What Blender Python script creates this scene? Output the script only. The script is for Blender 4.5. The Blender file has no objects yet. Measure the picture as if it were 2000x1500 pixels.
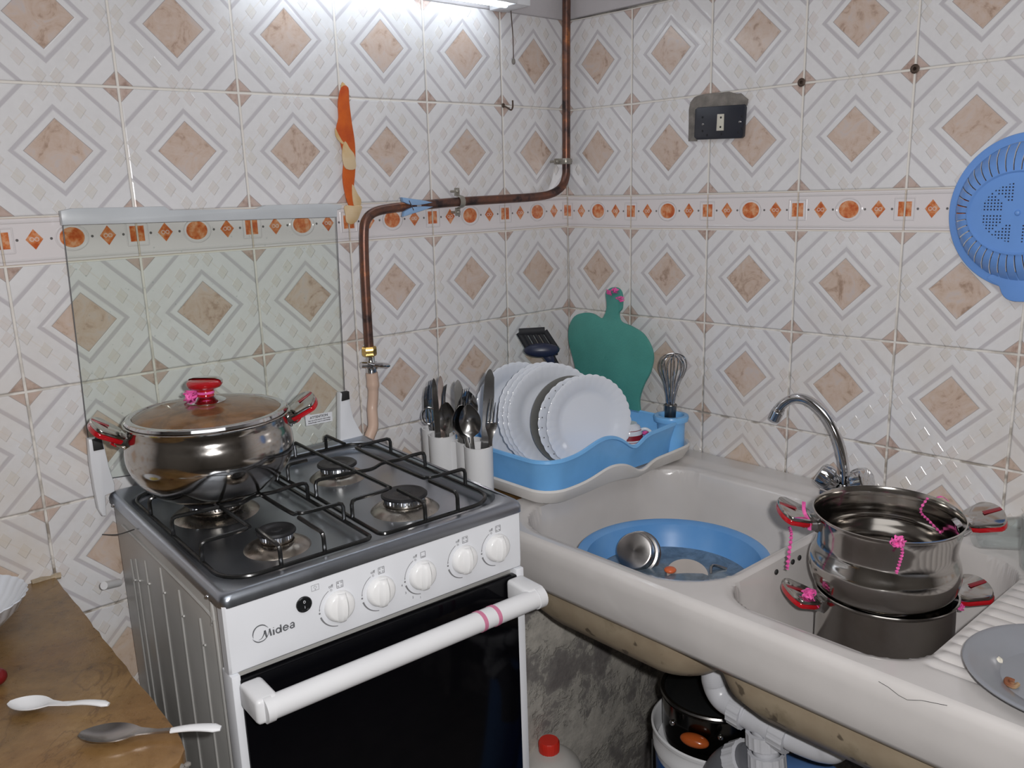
import bpy, bmesh, math, random
from mathutils import Vector, Matrix, Euler
random.seed(7)
SC = bpy.context.scene
COL = SC.collection
PI = math.pi

# ---------------- camera ----------------
CAM_E = Euler((1.35126855, 0.02834379, -0.73598436), 'XYZ')
CAM_P = Vector((-1.5192, -1.4832, 0.09157 + 1.24))
FPX = 1713.0
cd = bpy.data.cameras.new('camera'); cd.sensor_width = 36; cd.lens = FPX / 2000 * 36
cd.clip_start = 0.02
cam = bpy.data.objects.new('camera', cd); COL.objects.link(cam)
cam.location = CAM_P; cam.rotation_euler = CAM_E; SC.camera = cam
CR = CAM_E.to_matrix()
RIGHT = CR @ Vector((1, 0, 0)); UP = CR @ Vector((0, 1, 0)); FWD = CR @ Vector((0, 0, -1))

# ---------------- world, exposure, lights ----------------
SC.view_settings.view_transform = 'Standard'; SC.view_settings.look = 'None'
SC.view_settings.gamma = 1.0; SC.view_settings.use_curve_mapping = False
SC.view_settings.exposure = 0.17
w = bpy.data.worlds.new('room_air'); SC.world = w; w.use_nodes = True
w.node_tree.nodes['Background'].inputs[0].default_value = (0.5, 0.52, 0.56, 1)
w.node_tree.nodes['Background'].inputs[1].default_value = 0.1

def area_light(name, loc, target, size, size_y, energy, color):
    ld = bpy.data.lights.new(name, 'AREA'); ld.shape = 'RECTANGLE'; ld.size = size; ld.size_y = size_y
    ld.energy = energy; ld.color = color
    o = bpy.data.objects.new(name, ld); COL.objects.link(o); o.location = loc
    o.rotation_euler = (Vector(target) - Vector(loc)).to_track_quat('-Z', 'Y').to_euler()
    return o
# the camera's own flash, a few centimetres to the right of and above the lens
FL = CAM_P + RIGHT * 0.055 + UP * 0.03
area_light('camera_flash', FL, FL + FWD, 0.03, 0.02, 11.0, (1.0, 0.98, 0.97))
# soft overhead fill, added out of view to brighten walls and sink
area_light('added_fill_light', (-1.55, -1.5, 2.42), (-1.2, -1.2, 0), 1.3, 1.3, 9.0, (0.97, 0.98, 1.0))

# ---------------- pixel ray helpers (2000x1500 frame) ----------------
def ray(x, y):
    return CR @ Vector(((x - 1000) / FPX, -(y - 750) / FPX, -1))
def onpl(px, pt, n):
    d = ray(*px); n = Vector(n)
    return CAM_P + d * ((Vector(pt) - CAM_P).dot(n) / d.dot(n))
def onx(x, *px): return [onpl(q, (x, 0, 0), (1, 0, 0)) for q in px]
def ony(y, *px): return [onpl(q, (0, y, 0), (0, 1, 0)) for q in px]
def onz(z, *px): return [onpl(q, (0, 0, z), (0, 0, 1)) for q in px]

# ---------------- mesh builder ----------------
def catmull(pts, n=6, closed=False):
    P = [Vector(p) for p in pts]; out = []; N = len(P)
    rng = N if closed else N - 1
    for i in range(rng):
        if closed: a, b, c, d = P[i - 1], P[i], P[(i + 1) % N], P[(i + 2) % N]
        else: a, b, c, d = P[max(i - 1, 0)], P[i], P[i + 1], P[min(i + 2, N - 1)]
        for k in range(n):
            t = k / n
            out.append(0.5 * ((2 * b) + (c - a) * t + (2 * a - 5 * b + 4 * c - d) * t * t + (3 * b - a - 3 * c + d) * t ** 3))
    if not closed: out.append(P[-1])
    return out

class MB:
    def __init__(s): s.v = []; s.f = []; s.m = []; s.uv = None
    def add(s, verts, faces, mat=0, M=None):
        o = len(s.v)
        s.v += [(M @ Vector(p)) if M else Vector(p) for p in verts]
        for f in faces: s.f.append([i + o for i in f]); s.m.append(mat)
        return s
    def lathe(s, prof, n=48, M=None, mat=0, mod=None):
        V = []; F = []; rows = []
        for j, (r, z) in enumerate(prof):
            if r < 1e-6: rows.append([len(V)]); V.append((0, 0, z)); continue
            row = []
            for i in range(n):
                a = 2 * PI * i / n
                rr, zz = mod(r, z, a, j) if mod else (r, z)
                row.append(len(V)); V.append((rr * math.cos(a), rr * math.sin(a), zz))
            rows.append(row)
        for A, B in zip(rows, rows[1:]):
            if len(A) == 1 and len(B) == 1: continue
            for i in range(n):
                j = (i + 1) % n
                if len(A) == 1: F.append([A[0], B[j], B[i]])
                elif len(B) == 1: F.append([A[i], A[j], B[0]])
                else: F.append([A[i], A[j], B[j], B[i]])
        return s.add(V, F, mat, M)
    def tube(s, pts, r, n=10, M=None, mat=0, closed=False, flat=1.0, up=None):
        P = [Vector(p) for p in pts]; N = len(P)
        R = r if isinstance(r, (list, tuple)) else [r] * N
        T = []
        for i in range(N):
            if closed: t = P[(i + 1) % N] - P[i - 1]
            else: t = P[min(i + 1, N - 1)] - P[max(i - 1, 0)]
            T.append(t.normalized() if t.length > 1e-9 else Vector((0, 0, 1)))
        u = Vector(up) if up else (Vector((0, 0, 1)) if abs(T[0].z) < .9 else Vector((1, 0, 0)))
        V = []; F = []
        for i in range(N):
            u = (u - T[i] * u.dot(T[i]))
            if u.length < 1e-6: u = T[i].orthogonal()
            u.normalize(); b = T[i].cross(u)
            for k in range(n):
                a = 2 * PI * k / n
                V.append(P[i] + (u * math.cos(a) * flat + b * math.sin(a)) * R[i])
        for i in range(N if closed else N - 1):
            j = (i + 1) % N
            for k in range(n):
                l = (k + 1) % n
                F.append([i * n + k, i * n + l, j * n + l, j * n + k])
        if not closed:
            F.append(list(range(n))[::-1]); F.append([(N - 1) * n + k for k in range(n)])
        return s.add(V, F, mat, M)
    def bm(s, bm, mat=0, M=None):
        bm.verts.index_update()
        s.add([v.co.copy() for v in bm.verts], [[v.index for v in f.verts] for f in bm.faces], mat, M)
        bm.free(); return s
    def box(s, x0, x1, y0, y1, z0, z1, bev=0, seg=2, M=None, mat=0):
        b = bmesh.new(); bmesh.ops.create_cube(b, size=1)
        for v in b.verts:
            v.co = Vector(((x0 + x1) / 2 + v.co.x * (x1 - x0), (y0 + y1) / 2 + v.co.y * (y1 - y0), (z0 + z1) / 2 + v.co.z * (z1 - z0)))
        if bev: bmesh.ops.bevel(b, geom=b.edges[:], offset=bev, segments=seg, profile=.5, affect='EDGES')
        return s.bm(b, mat, M)
    def prism(s, poly, h0, h1, bev=0, seg=2, M=None, mat=0):
        """poly: 2-D outline in local xy, extruded from h0 to h1 along local z"""
        b = bmesh.new()
        vs = [b.verts.new((p[0], p[1], h0)) for p in poly]
        f = b.faces.new(vs)
        r = bmesh.ops.extrude_face_region(b, geom=[f])
        for e in r['geom']:
            if isinstance(e, bmesh.types.BMVert): e.co.z = h1
        bmesh.ops.recalc_face_normals(b, faces=b.faces[:])
        if bev:
            ed = [e for e in b.edges if abs(e.verts[0].co.z - e.verts[1].co.z) < 1e-7]
            bmesh.ops.bevel(b, geom=ed, offset=bev, segments=seg, profile=.5, affect='EDGES')
        return s.bm(b, mat, M)
    def loops(s, loops, cap0=False, cap1=False, mat=0, M=None, closed=True):
        n = len(loops[0]); V = [p for l in loops for p in l]; F = []
        for j in range(len(loops) - 1):
            for i in range(n if closed else n - 1):
                k = (i + 1) % n
                F.append([j * n + i, j * n + k, (j + 1) * n + k, (j + 1) * n + i])
        if cap0: F.append(list(range(n))[::-1])
        if cap1: F.append([(len(loops) - 1) * n + i for i in range(n)])
        return s.add(V, F, mat, M)
    def sphere(s, c, r, n=12, m=8, sc=(1, 1, 1), mat=0, M=None):
        prof = [(r * math.sin(PI * j / m), -r * math.cos(PI * j / m)) for j in range(m + 1)]
        T = Matrix.Translation(c) @ Matrix.Diagonal((sc[0], sc[1], sc[2], 1))
        return s.lathe(prof, n, (M @ T) if M else T, mat)
    def mesh(s, name, mats, inv=None, ang=38):
        me = bpy.data.meshes.new(name)
        me.from_pydata([(inv @ p) if inv else p for p in s.v], [], s.f)
        for m in mats: me.materials.append(m)
        me.polygons.foreach_set('material_index', s.m)
        me.polygons.foreach_set('use_smooth', [True] * len(me.polygons))
        me.update()
        b = bmesh.new(); b.from_mesh(me); bmesh.ops.recalc_face_normals(b, faces=b.faces[:]); b.to_mesh(me); b.free()
        me.set_sharp_from_angle(angle=math.radians(ang))
        return me

def rrect(x0, x1, y0, y1, r, n=6, z=0.0):
    """rounded rectangle loop, counter-clockwise; r a radius or four (x0y0, x1y0, x1y1, x0y1)"""
    rs = r if isinstance(r, (tuple, list)) else (r,) * 4
    out = []
    for (cx, cy, a0), q in zip(((x0, y0, PI), (x1, y0, 1.5 * PI), (x1, y1, 0), (x0, y1, .5 * PI)), rs):
        ox = cx + (q if cx == x0 else -q); oy = cy + (q if cy == y0 else -q)
        for k in range(n + 1):
            a = a0 + .5 * PI * k / n
            out.append(Vector((ox + q * math.cos(a), oy + q * math.sin(a), z)))
    return out

def frame(o, xdir, zdir):
    """matrix with local x along xdir and local z near zdir"""
    x = Vector(xdir).normalized(); z = Vector(zdir); z = (z - x * z.dot(x)).normalized(); y = z.cross(x)
    M = Matrix((x, y, z)).transposed().to_4x4(); M.translation = Vector(o); return M

def TR(x=0, y=0, z=0, rz=0, rx=0, ry=0):
    return Matrix.Translation((x, y, z)) @ Euler((rx, ry, rz)).to_matrix().to_4x4()

# ---------------- objects ----------------
def props(o, label=None, cat=None, group=None, kind=None):
    if label: o['label'] = label
    if cat: o['category'] = cat
    if group: o['group'] = group
    if kind: o['kind'] = kind
    return o

class Thing:
    def __init__(s, name, label, cat, loc=(0, 0, 0), rz=0, group=None, M=None):
        s.o = bpy.data.objects.new(name, None); COL.objects.link(s.o)
        s.o.empty_display_size = .02
        s.M = M if M else TR(*loc, rz=rz)
        s.o.matrix_world = s.M
        props(s.o, label, cat, group)
    def part(s, name, mb, mat, parent=None, label=None, local=True, F=None, kind=None, ang=38):
        """local: the builder holds thing-local coordinates; else world coordinates; F: a frame they were given in"""
        inv = None
        if F is not None: inv = s.M.inverted() @ F
        elif not local: inv = s.M.inverted()
        me = mb.mesh(name, mat if isinstance(mat, (list, tuple)) else [mat], inv, ang)
        o = bpy.data.objects.new(name, me); COL.objects.link(o)
        o.parent = parent if parent else s.o
        if label: o['label'] = label
        if kind: o['kind'] = kind
        return o

def single(name, mb, mat, label, cat, loc=(0, 0, 0), rz=0, group=None, local=True, kind=None, ang=38, M=None):
    M = M if M else TR(*loc, rz=rz)
    me = mb.mesh(name, mat if isinstance(mat, (list, tuple)) else [mat], None if local else M.inverted(), ang)
    o = bpy.data.objects.new(name, me); COL.objects.link(o); o.matrix_world = M
    return props(o, label, cat, group, kind)

def struct(name, mb, mat, ang=38):
    me = mb.mesh(name, mat if isinstance(mat, (list, tuple)) else [mat], None, ang)
    o = bpy.data.objects.new(name, me); COL.objects.link(o); o['kind'] = 'structure'; return o

# ---------------- node maths ----------------
class X:
    def __init__(s, t, sock): s.t = t; s.s = sock
    def op(s, o, *a, clamp=False):
        n = s.t.nodes.new('ShaderNodeMath'); n.operation = o; n.use_clamp = clamp
        for i, q in enumerate((s,) + a):
            if isinstance(q, X): s.t.links.new(q.s, n.inputs[i])
            else: n.inputs[i].default_value = q
        return X(s.t, n.outputs[0])
    def __add__(s, o): return s.op('ADD', o)
    def __radd__(s, o): return s.op('ADD', o)
    def __sub__(s, o): return s.op('SUBTRACT', o)
    def __rsub__(s, o): return (s * -1) + o
    def __mul__(s, o): return s.op('MULTIPLY', o)
    def __rmul__(s, o): return s.op('MULTIPLY', o)
    def __truediv__(s, o): return s.op('DIVIDE', o)
    def abs(s): return s.op('ABSOLUTE')
    def lt(s, v, soft=0.0):
        if not soft: return s.op('LESS_THAN', v)
        return ((v - s) / soft + .5).op('MULTIPLY', 1.0, clamp=True)
    def gt(s, v, soft=0.0): return 1 - s.lt(v, soft)
    def max(s, o): return s.op('MAXIMUM', o)
    def min(s, o): return s.op('MINIMUM', o)

def ramp(t, fac, stops):
    n = t.nodes.new('ShaderNodeValToRGB'); cr = n.color_ramp
    while len(cr.elements) < len(stops): cr.elements.new(.5)
    for e, (p, c) in zip(cr.elements, stops): e.position = p; e.color = (c[0], c[1], c[2], 1)
    t.links.new(fac.s if isinstance(fac, X) else fac, n.inputs[0]); return n.outputs[0]
def mixc(t, fac, a, b):
    n = t.nodes.new('ShaderNodeMix'); n.data_type = 'RGBA'
    for i, q in ((0, fac), (6, a), (7, b)):
        if isinstance(q, X): t.links.new(q.s, n.inputs[i])
        elif isinstance(q, (int, float)): n.inputs[i].default_value = q
        elif isinstance(q, tuple): n.inputs[i].default_value = (q[0], q[1], q[2], 1)
        else: t.links.new(q, n.inputs[i])
    return n.outputs[2]
def noise(t, scale, detail=3, vec=None, rough=.5, dist=0.0):
    n = t.nodes.new('ShaderNodeTexNoise'); n.inputs['Scale'].default_value = scale; n.inputs['Detail'].default_value = detail
    n.inputs['Roughness'].default_value = rough; n.inputs['Distortion'].default_value = dist
    if vec is None:
        tc = t.nodes.new('ShaderNodeTexCoord'); vec = tc.outputs['Object']
    t.links.new(vec, n.inputs['Vector']); return X(t, n.outputs['Fac'])
def newmat(name):
    m = bpy.data.materials.new(name); m.use_nodes = True
    t = m.node_tree; b = t.nodes['Principled BSDF']; return m, t, b
def bump(t, b, h, dist=.001, strength=1.0):
    n = t.nodes.new('ShaderNodeBump'); n.inputs['Distance'].default_value = dist; n.inputs['Strength'].default_value = strength
    t.links.new(h.s, n.inputs['Height']); t.links.new(n.outputs[0], b.inputs['Normal'])
def sm(x): return x

def mat(name, col, rough=.4, metal=0, var=.06, vscale=14, spec=.5, bmp=0.0, bscale=60, col2=None, thr=(.45, .6), rvar=0.0, coat=0.0):
    m, t, b = newmat(name)
    n = noise(t, vscale, 4)
    if col2: c = ramp(t, n, [(thr[0], col), (thr[1], col2)])
    else: c = ramp(t, n, [(.3, tuple(x * (1 - var) for x in col)), (.7, tuple(min(1, x * (1 + var)) for x in col))])
    t.links.new(c, b.inputs['Base Color'])
    b.inputs['Metallic'].default_value = metal; b.inputs['Specular IOR Level'].default_value = spec
    b.inputs['Coat Weight'].default_value = coat
    if rvar:
        n2 = noise(t, vscale * 2.3, 4); r = (n2 - .5) * (2 * rvar) + rough
        t.links.new(r.s, b.inputs['Roughness'])
    else: b.inputs['Roughness'].default_value = rough
    if bmp: bump(t, b, noise(t, bscale, 5), bmp)
    return m
# ---------------- tile materials ----------------
def uvxy(t):
    n = t.nodes.new('ShaderNodeTexCoord'); s = t.nodes.new('ShaderNodeSeparateXYZ')
    t.links.new(n.outputs['UV'], s.inputs[0]); return X(t, s.outputs[0]), X(t, s.outputs[1]), n.outputs['Object']
def grout(t, u, v, gu, gv):
    eu = (u - .5).abs(); ev = (v - .5).abs()
    return eu.gt(.5 - gu, .004).max(ev.gt(.5 - gv, .004)), eu, ev
def tile_mat():
    m, t, b = newmat('patterned_wall_tile')
    u, v, ob = uvxy(t)
    g, Xa, Ya = grout(t, u, v, .011, .011)
    s = Xa + Ya
    wob = (noise(t, 9, 2, ob) - .5) * .012
    sw = s + wob
    dia = sw.lt(.243, .006); dline = sw.lt(.249, .004) - dia
    band1 = sw.gt(.308, .018) * sw.lt(.353, .010)
    band2 = sw.gt(.668, .010) * sw.lt(.712, .018)
    cor = sw.gt(.875, .006); cline = sw.gt(.868, .004) - cor
    cell = (Xa * 8).op('FLOOR')
    xc = (cell + .5) / 8; yc = .5 - xc
    rh = ((Xa - xc).abs() / .050 + (Ya - yc).abs() / .066)
    rhomb = rh.lt(1.0, .12)
    thread = (s - .5).abs().lt(.006, .008)
    n1 = noise(t, 26, 6, ob, .62, 1.4); n2 = noise(t, 90, 5, ob, .6); n3 = noise(t, 7, 3, ob)
    marb = ramp(t, n1 * .75 + n2 * .25, [(.34, (.36, .25, .19)), (.45, (.56, .43, .355)), (.56, (.60, .49, .43)), (.68, (.56, .50, .49))])
    marb2 = ramp(t, n1 * .6 + n2 * .4, [(.36, (.36, .25, .21)), (.5, (.54, .42, .37)), (.64, (.56, .45, .42))])
    base = ramp(t, n3 * .6 + n2 * .4, [(.35, (.70, .695, .71)), (.65, (.76, .755, .77))])
    c = mixc(t, thread * .5, base, (.67, .62, .57))
    c = mixc(t, rhomb * .45, c, ramp(t, n3, [(.4, (.63, .59, .53)), (.6, (.64, .57, .55))]))
    c = mixc(t, band1.max(band2) * .9, c, (.52, .50, .53))
    c = mixc(t, dia, c, marb)
    c = mixc(t, cor, c, marb2)
    c = mixc(t, dline.max(cline) * .75, c, (.22, .17, .16))
    # greasy yellowish speckle, low on the wall
    geo = t.nodes.new('ShaderNodeNewGeometry'); sp = t.nodes.new('ShaderNodeSeparateXYZ'); t.links.new(geo.outputs['Position'], sp.inputs[0])
    zz = X(t, sp.outputs[2])
    low = zz.lt(1.0, .5)
    dirt = noise(t, 5, 5, ob, .6).gt(.5, .16) * low * .35
    c = mixc(t, dirt, c, (.62, .50, .36))
    dk = noise(t, 30, 3, ob).gt(.52, .14)
    gc = mixc(t, dk * low * .85, (.77, .735, .69), (.16, .12, .08))
    c = mixc(t, g, c, gc)
    t.links.new(c, b.inputs['Base Color'])
    r = g * .5 + .16 + (n2 - .5) * .06
    t.links.new(r.s, b.inputs['Roughness']); b.inputs['Specular IOR Level'].default_value = .5
    edge = Xa.max(Ya).op('MULTIPLY', 1.0)
    h = (dia * .25 + sw.gt(.25, .02) * sw.lt(.31, .02) * .6 + rhomb * .55 + sw.gt(.72, .03) * .35 + sw.gt(.36, .03) * sw.lt(.44, .06) * .35
         - edge.gt(.488, .02) * 1.2 - g * .8 + noise(t, 11, 2, ob) * .35)
    bump(t, b, h, .0011, .9)
    return m
def border_mat():
    m, t, b = newmat('border_wall_tile')
    u, v, ob = uvxy(t)
    g, eu, ev = grout(t, u, v, .008, .02)
    x = (u - .5) * .2; y = (v - .53) * .071
    xa = x.abs(); ya = y.abs()
    n1 = noise(t, 70, 4, ob, .6)
    org = ramp(t, n1, [(.38, (.50, .10, .028)), (.5, (.62, .20, .07)), (.62, (.70, .36, .20))])
    rr = ((x * x) / (.0185 ** 2) + (y * y) / (.0155 ** 2)).op('SQRT')
    circ = rr.lt(1.0, .05)
    dm = ((xa - .054).abs() / .0125 + ya / .0155).lt(1.0, .06)
    sq = xa.gt(.0885, .0006) * ya.lt(.0125, .0006)
    cur = ((((xa - .0505) * (xa - .0505) + y * y).op('SQRT') - .0028).abs().lt(.0007, .0006)).max((((xa - .0575) * (xa - .0575) + y * y).op('SQRT') - .0028).abs().lt(.0007, .0006))
    d1 = ((xa - .030) * (xa - .030) + y * y).op('SQRT').lt(.0021, .0006)
    d2 = ((xa - .078) * (xa - .078) + y * y).op('SQRT').lt(.0021, .0006)
    ring = (rr - 1.28).abs().lt(.07, .06)
    box = ((xa - .083).abs().lt(.0012, .0008) * ya.lt(.019)).max((ya - .0185).abs().lt(.0012, .0008) * xa.gt(.083))
    line = (ev - .40).abs().lt(.02, .02)
    c = mixc(t, (ring.max(box)) * .35, (.74, .70, .71), (.60, .56, .58))
    c = mixc(t, line * .25, c, (.55, .53, .54))
    c = mixc(t, circ.max(dm).max(sq), c, org)
    c = mixc(t, cur * dm * .7, c, (.72, .62, .58))
    c = mixc(t, d1.max(d2), c, (.14, .13, .13))
    c = mixc(t, g, c, (.66, .58, .50))
    t.links.new(c, b.inputs['Base Color'])
    b.inputs['Roughness'].default_value = .17
    h = circ * .3 + ring * .6 + box * .5 + line * .9 - g * 1.2 + dm * .2
    bump(t, b, h, .0011, .9)
    return m
M_TILE = tile_mat(); M_BORDER = border_mat()
M_PAINT = mat('lavender_grey_wall_paint', (.52, .50, .52), .6, vscale=6, bmp=.002, bscale=30)
M_CEIL = mat('ceiling_paint', (.62, .61, .60), .8)
M_FLOORT = mat('old_cement_floor', (.20, .18, .16), .8, var=.25, vscale=9, bmp=.002)
M_ROOM = mat('beige_back_wall_paint', (.42, .39, .35), .6, vscale=3)

def cement_mat():
    m, t, b = newmat('rough_cement_render')
    tc = t.nodes.new('ShaderNodeTexCoord'); ob = tc.outputs['Object']
    a = noise(t, 6.5, 8, ob, .66, .15); f = noise(t, 34, 6, ob, .65)
    c = ramp(t, a, [(.38, (.17, .155, .15)), (.46, (.25, .235, .22)), (.48, (.42, .40, .36)), (.62, (.52, .49, .44))])
    c2 = mixc(t, f.gt(.55, .2) * .35, c, (.16, .15, .145))
    t.links.new(c2, b.inputs['Base Color']); b.inputs['Roughness'].default_value = .9
    bump(t, b, a.gt(.5, .03) * .5 + f, .004, .9); return m
M_CEM = cement_mat()

def steel(name, col=(.60, .585, .56), rough=.13, aniso=0.0, stain=0.0, var=.05):
    m, t, b = newmat(name)
    n = noise(t, 22, 5, None, .6); n2 = noise(t, 160, 3)
    c = ramp(t, n, [(.35, tuple(x * (1 - var) for x in col)), (.65, col)])
    if stain: c = mixc(t, noise(t, 9, 5, None, .65).gt(.52, .14) * stain, c, (.30, .24, .18))
    t.links.new(c, b.inputs['Base Color']); b.inputs['Metallic'].default_value = 1
    r = (n2 - .5) * .05 + (n - .5) * .10 + rough
    t.links.new(r.s, b.inputs['Roughness'])
    if aniso:
        b.inputs['Anisotropic'].default_value = aniso
        tg = t.nodes.new('ShaderNodeTangent'); tg.direction_type = 'RADIAL'; tg.axis = 'Z'; t.links.new(tg.outputs[0], b.inputs['Tangent'])
    return m
M_STEEL = steel('polished_stainless_steel', (.52, .50, .475), .12, aniso=.55, stain=.2)
M_STEEL2 = steel('brushed_stainless_steel', (.42, .40, .385), .24, aniso=.6)
M_CHROME = steel('chrome', (.66, .66, .67), .07)
M_DULLST = steel('dull_cutlery_steel', (.33, .33, .33), .2, stain=.15)
M_HOB = steel('satin_hob_steel', (.42, .455, .51), .32, stain=.04, var=.05)
M_BURN = steel('burner_skirt_steel', (.50, .47, .43), .28, stain=.5)
M_DARKST = steel('darkened_steel', (.20, .195, .19), .3)
M_BLACK = mat('black_enamel', (.010, .011, .012), .16, spec=.6)
M_CAP = mat('black_burner_enamel', (.014, .014, .016), .38)
M_WIRE = mat('black_enamelled_wire', (.010, .010, .010), .22)
M_WHITE = mat('white_enamel', (.74, .755, .79), .25, var=.015)
M_WPLAS = mat('white_plastic', (.74, .745, .76), .32, var=.02)
M_KNOB = mat('glossy_white_knob_plastic', (.82, .82, .82), .16, var=.01)
M_GREYP = mat('grey_painted_side_panel', (.45, .445, .43), .36, metal=.2, var=.05)
M_GREYL = mat('light_grey_plastic_trim', (.52, .55, .58), .35)
M_OVEN = mat('black_oven_glass', (.002, .002, .003), .08, spec=.2)
M_INK = mat('dark_grey_print', (.10, .10, .11), .5)
M_INKL = mat('faint_grey_print', (.20, .20, .21), .5)
M_LOGO = mat('grey_logo_print', (.12, .125, .135), .4)
M_RUB = mat('black_rubber', (.015, .015, .015), .6)
M_RED = mat('translucent_red_plastic', (.42, .006, .012), .14, coat=.4)
M_DRED = mat('dark_red_inlay', (.26, .012, .022), .35)
M_PINK = mat('pink_ribbon', (.80, .12, .40), .25, var=.3, vscale=120)
M_MAUVE = mat('mauve_ribbon', (.60, .20, .32), .4)
M_BLUE = mat('light_blue_plastic', (.19, .47, .84), .28, var=.08, spec=.5)
M_BLUE2 = mat('colander_blue_plastic', (.155, .33, .74), .34, var=.05)
M_TUB = mat('washing_tub_blue_plastic', (.11, .30, .62), .3, col2=(.15, .34, .64), thr=(.4, .7))
M_TRAYW = mat('grimy_white_plastic', (.68, .66, .64), .35, col2=(.60, .57, .53), thr=(.5, .75))
M_PLATE = mat('white_opal_glass', (.70, .73, .79), .12, var=.01, coat=.3)
M_GPLATE = mat('bluish_white_enamel_plate', (.26, .272, .30), .16, var=.02)
M_GREEN = mat('green_cutting_board_plastic', (.072, .30, .26), .45, var=.08, bmp=.0006, bscale=300)
M_NYLON = mat('black_nylon', (.020, .021, .025), .6, spec=.25)
M_NAVY = mat('navy_nylon', (.018, .024, .055), .35)
M_MARB = None
def marble():
    m, t, b = newmat('brown_marble')
    tc = t.nodes.new('ShaderNodeTexCoord'); ob = tc.outputs['Object']
    a = noise(t, 7, 8, ob, .68, .5); f = noise(t, 75, 6, ob, .7); k = noise(t, 3.3, 4, ob)
    c = ramp(t, a * .7 + f * .3, [(.36, (.085, .045, .014)), (.46, (.185, .105, .036)), (.55, (.24, .140, .052)), (.66, (.32, .20, .085))])
    c = mixc(t, noise(t, 4.5, 4, ob).gt(.57, .12) * .3, c, (.22, .10, .04))
    vv = (noise(t, 5, 5, ob, .6, 1.2) - .5).abs().lt(.006, .010)
    c = mixc(t, vv * .5, c, (.10, .05, .02))
    t.links.new(c, b.inputs['Base Color']); r = (f - .5) * .2 + .30; t.links.new(r.s, b.inputs['Roughness'])
    bump(t, b, f, .0006); return m
M_MARB = marble()
M_SINK = mat('cream_glazed_sink', (.585, .56, .545), .2, var=.05, vscale=9, rvar=.08, coat=.25, bmp=.0004, bscale=25)
def under_mat():
    m, t, b = newmat('unglazed_sink_underside')
    tc = t.nodes.new('ShaderNodeTexCoord'); ob = tc.outputs['Object']
    a = noise(t, 8, 6, ob, .6); f = noise(t, 60, 4, ob)
    c = ramp(t, a, [(.4, (.33, .26, .18)), (.55, (.38, .31, .22)), (.7, (.20, .16, .10))])
    c = mixc(t, noise(t, 38, 2, ob).gt(.68, .05) * .8, c, (.08, .06, .04))
    t.links.new(c, b.inputs['Base Color']); b.inputs['Roughness'].default_value = .5; return m
M_UNDER = under_mat()
def copper():
    m, t, b = newmat('tarnished_copper')
    tc = t.nodes.new('ShaderNodeTexCoord'); ob = tc.outputs['Object']
    a = noise(t, 24, 5, ob, .65)
    c = ramp(t, a, [(.36, (.05, .035, .035)), (.46, (.14, .075, .06)), (.58, (.20, .09, .06)), (.70, (.46, .17, .06))])
    t.links.new(c, b.inputs['Base Color']); b.inputs['Metallic'].default_value = .6; b.inputs['Roughness'].default_value = .38; return m
M_COPPER = copper()
M_BRASS = steel('brass', (.62, .42, .14), .22)
M_HOSE = mat('pinkish_beige_rubber_hose', (.60, .43, .34), .35)
M_PEG = mat('pale_blue_peg_plastic', (.26, .42, .66), .35)
M_PEEL = mat('orange_peel_outside', (.62, .12, .012), .45, col2=(.48, .07, .01), bmp=.0008, bscale=250)
M_PITH = mat('dried_orange_pith', (.68, .53, .34), .7, col2=(.60, .40, .18))
M_SOCK = mat('black_bakelite', (.018, .021, .032), .35)
M_IVORY = mat('ivory_plastic', (.62, .60, .52), .4)
M_PATCH = mat('grey_cement_patch', (.20, .185, .17), .95, var=.3, vscale=50, bmp=.003, bscale=120)
M_RUST = mat('rusty_iron', (.10, .07, .055), .6, metal=.5)
M_PVC = mat('white_pvc', (.62, .63, .67), .3, col2=(.50, .50, .52), thr=(.5, .8))
M_PVCG = mat('grey_pvc', (.13, .135, .15), .4)
M_LABELB = mat('bucket_blue_print', (.004, .10, .38), .35)
M_ORNG = mat('orange_lacquer', (.40, .085, .018), .2)
M_REDC = mat('bright_red_cap', (.70, .035, .02), .35)
M_STEW = mat('orange_brown_stew', (.42, .17, .035), .3, col2=(.22, .09, .02), vscale=60, bmp=.002, bscale=120)
M_CRUMB = mat('pale_bread', (.74, .70, .60), .9, bmp=.001)
M_BURNT = mat('browned_crust', (.20, .07, .03), .6, col2=(.5, .38, .22))
M_YEL = mat('yellow_oily_food', (.70, .55, .12), .25)
M_TUBE = bpy.data.materials.new('fluorescent_tube'); M_TUBE.use_nodes = True
_b = M_TUBE.node_tree.nodes['Principled BSDF']; _b.inputs['Base Color'].default_value = (.9, .9, .9, 1)
_b.inputs['Emission Color'].default_value = (.86, .94, 1, 1); _b.inputs['Emission Strength'].default_value = 6

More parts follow.
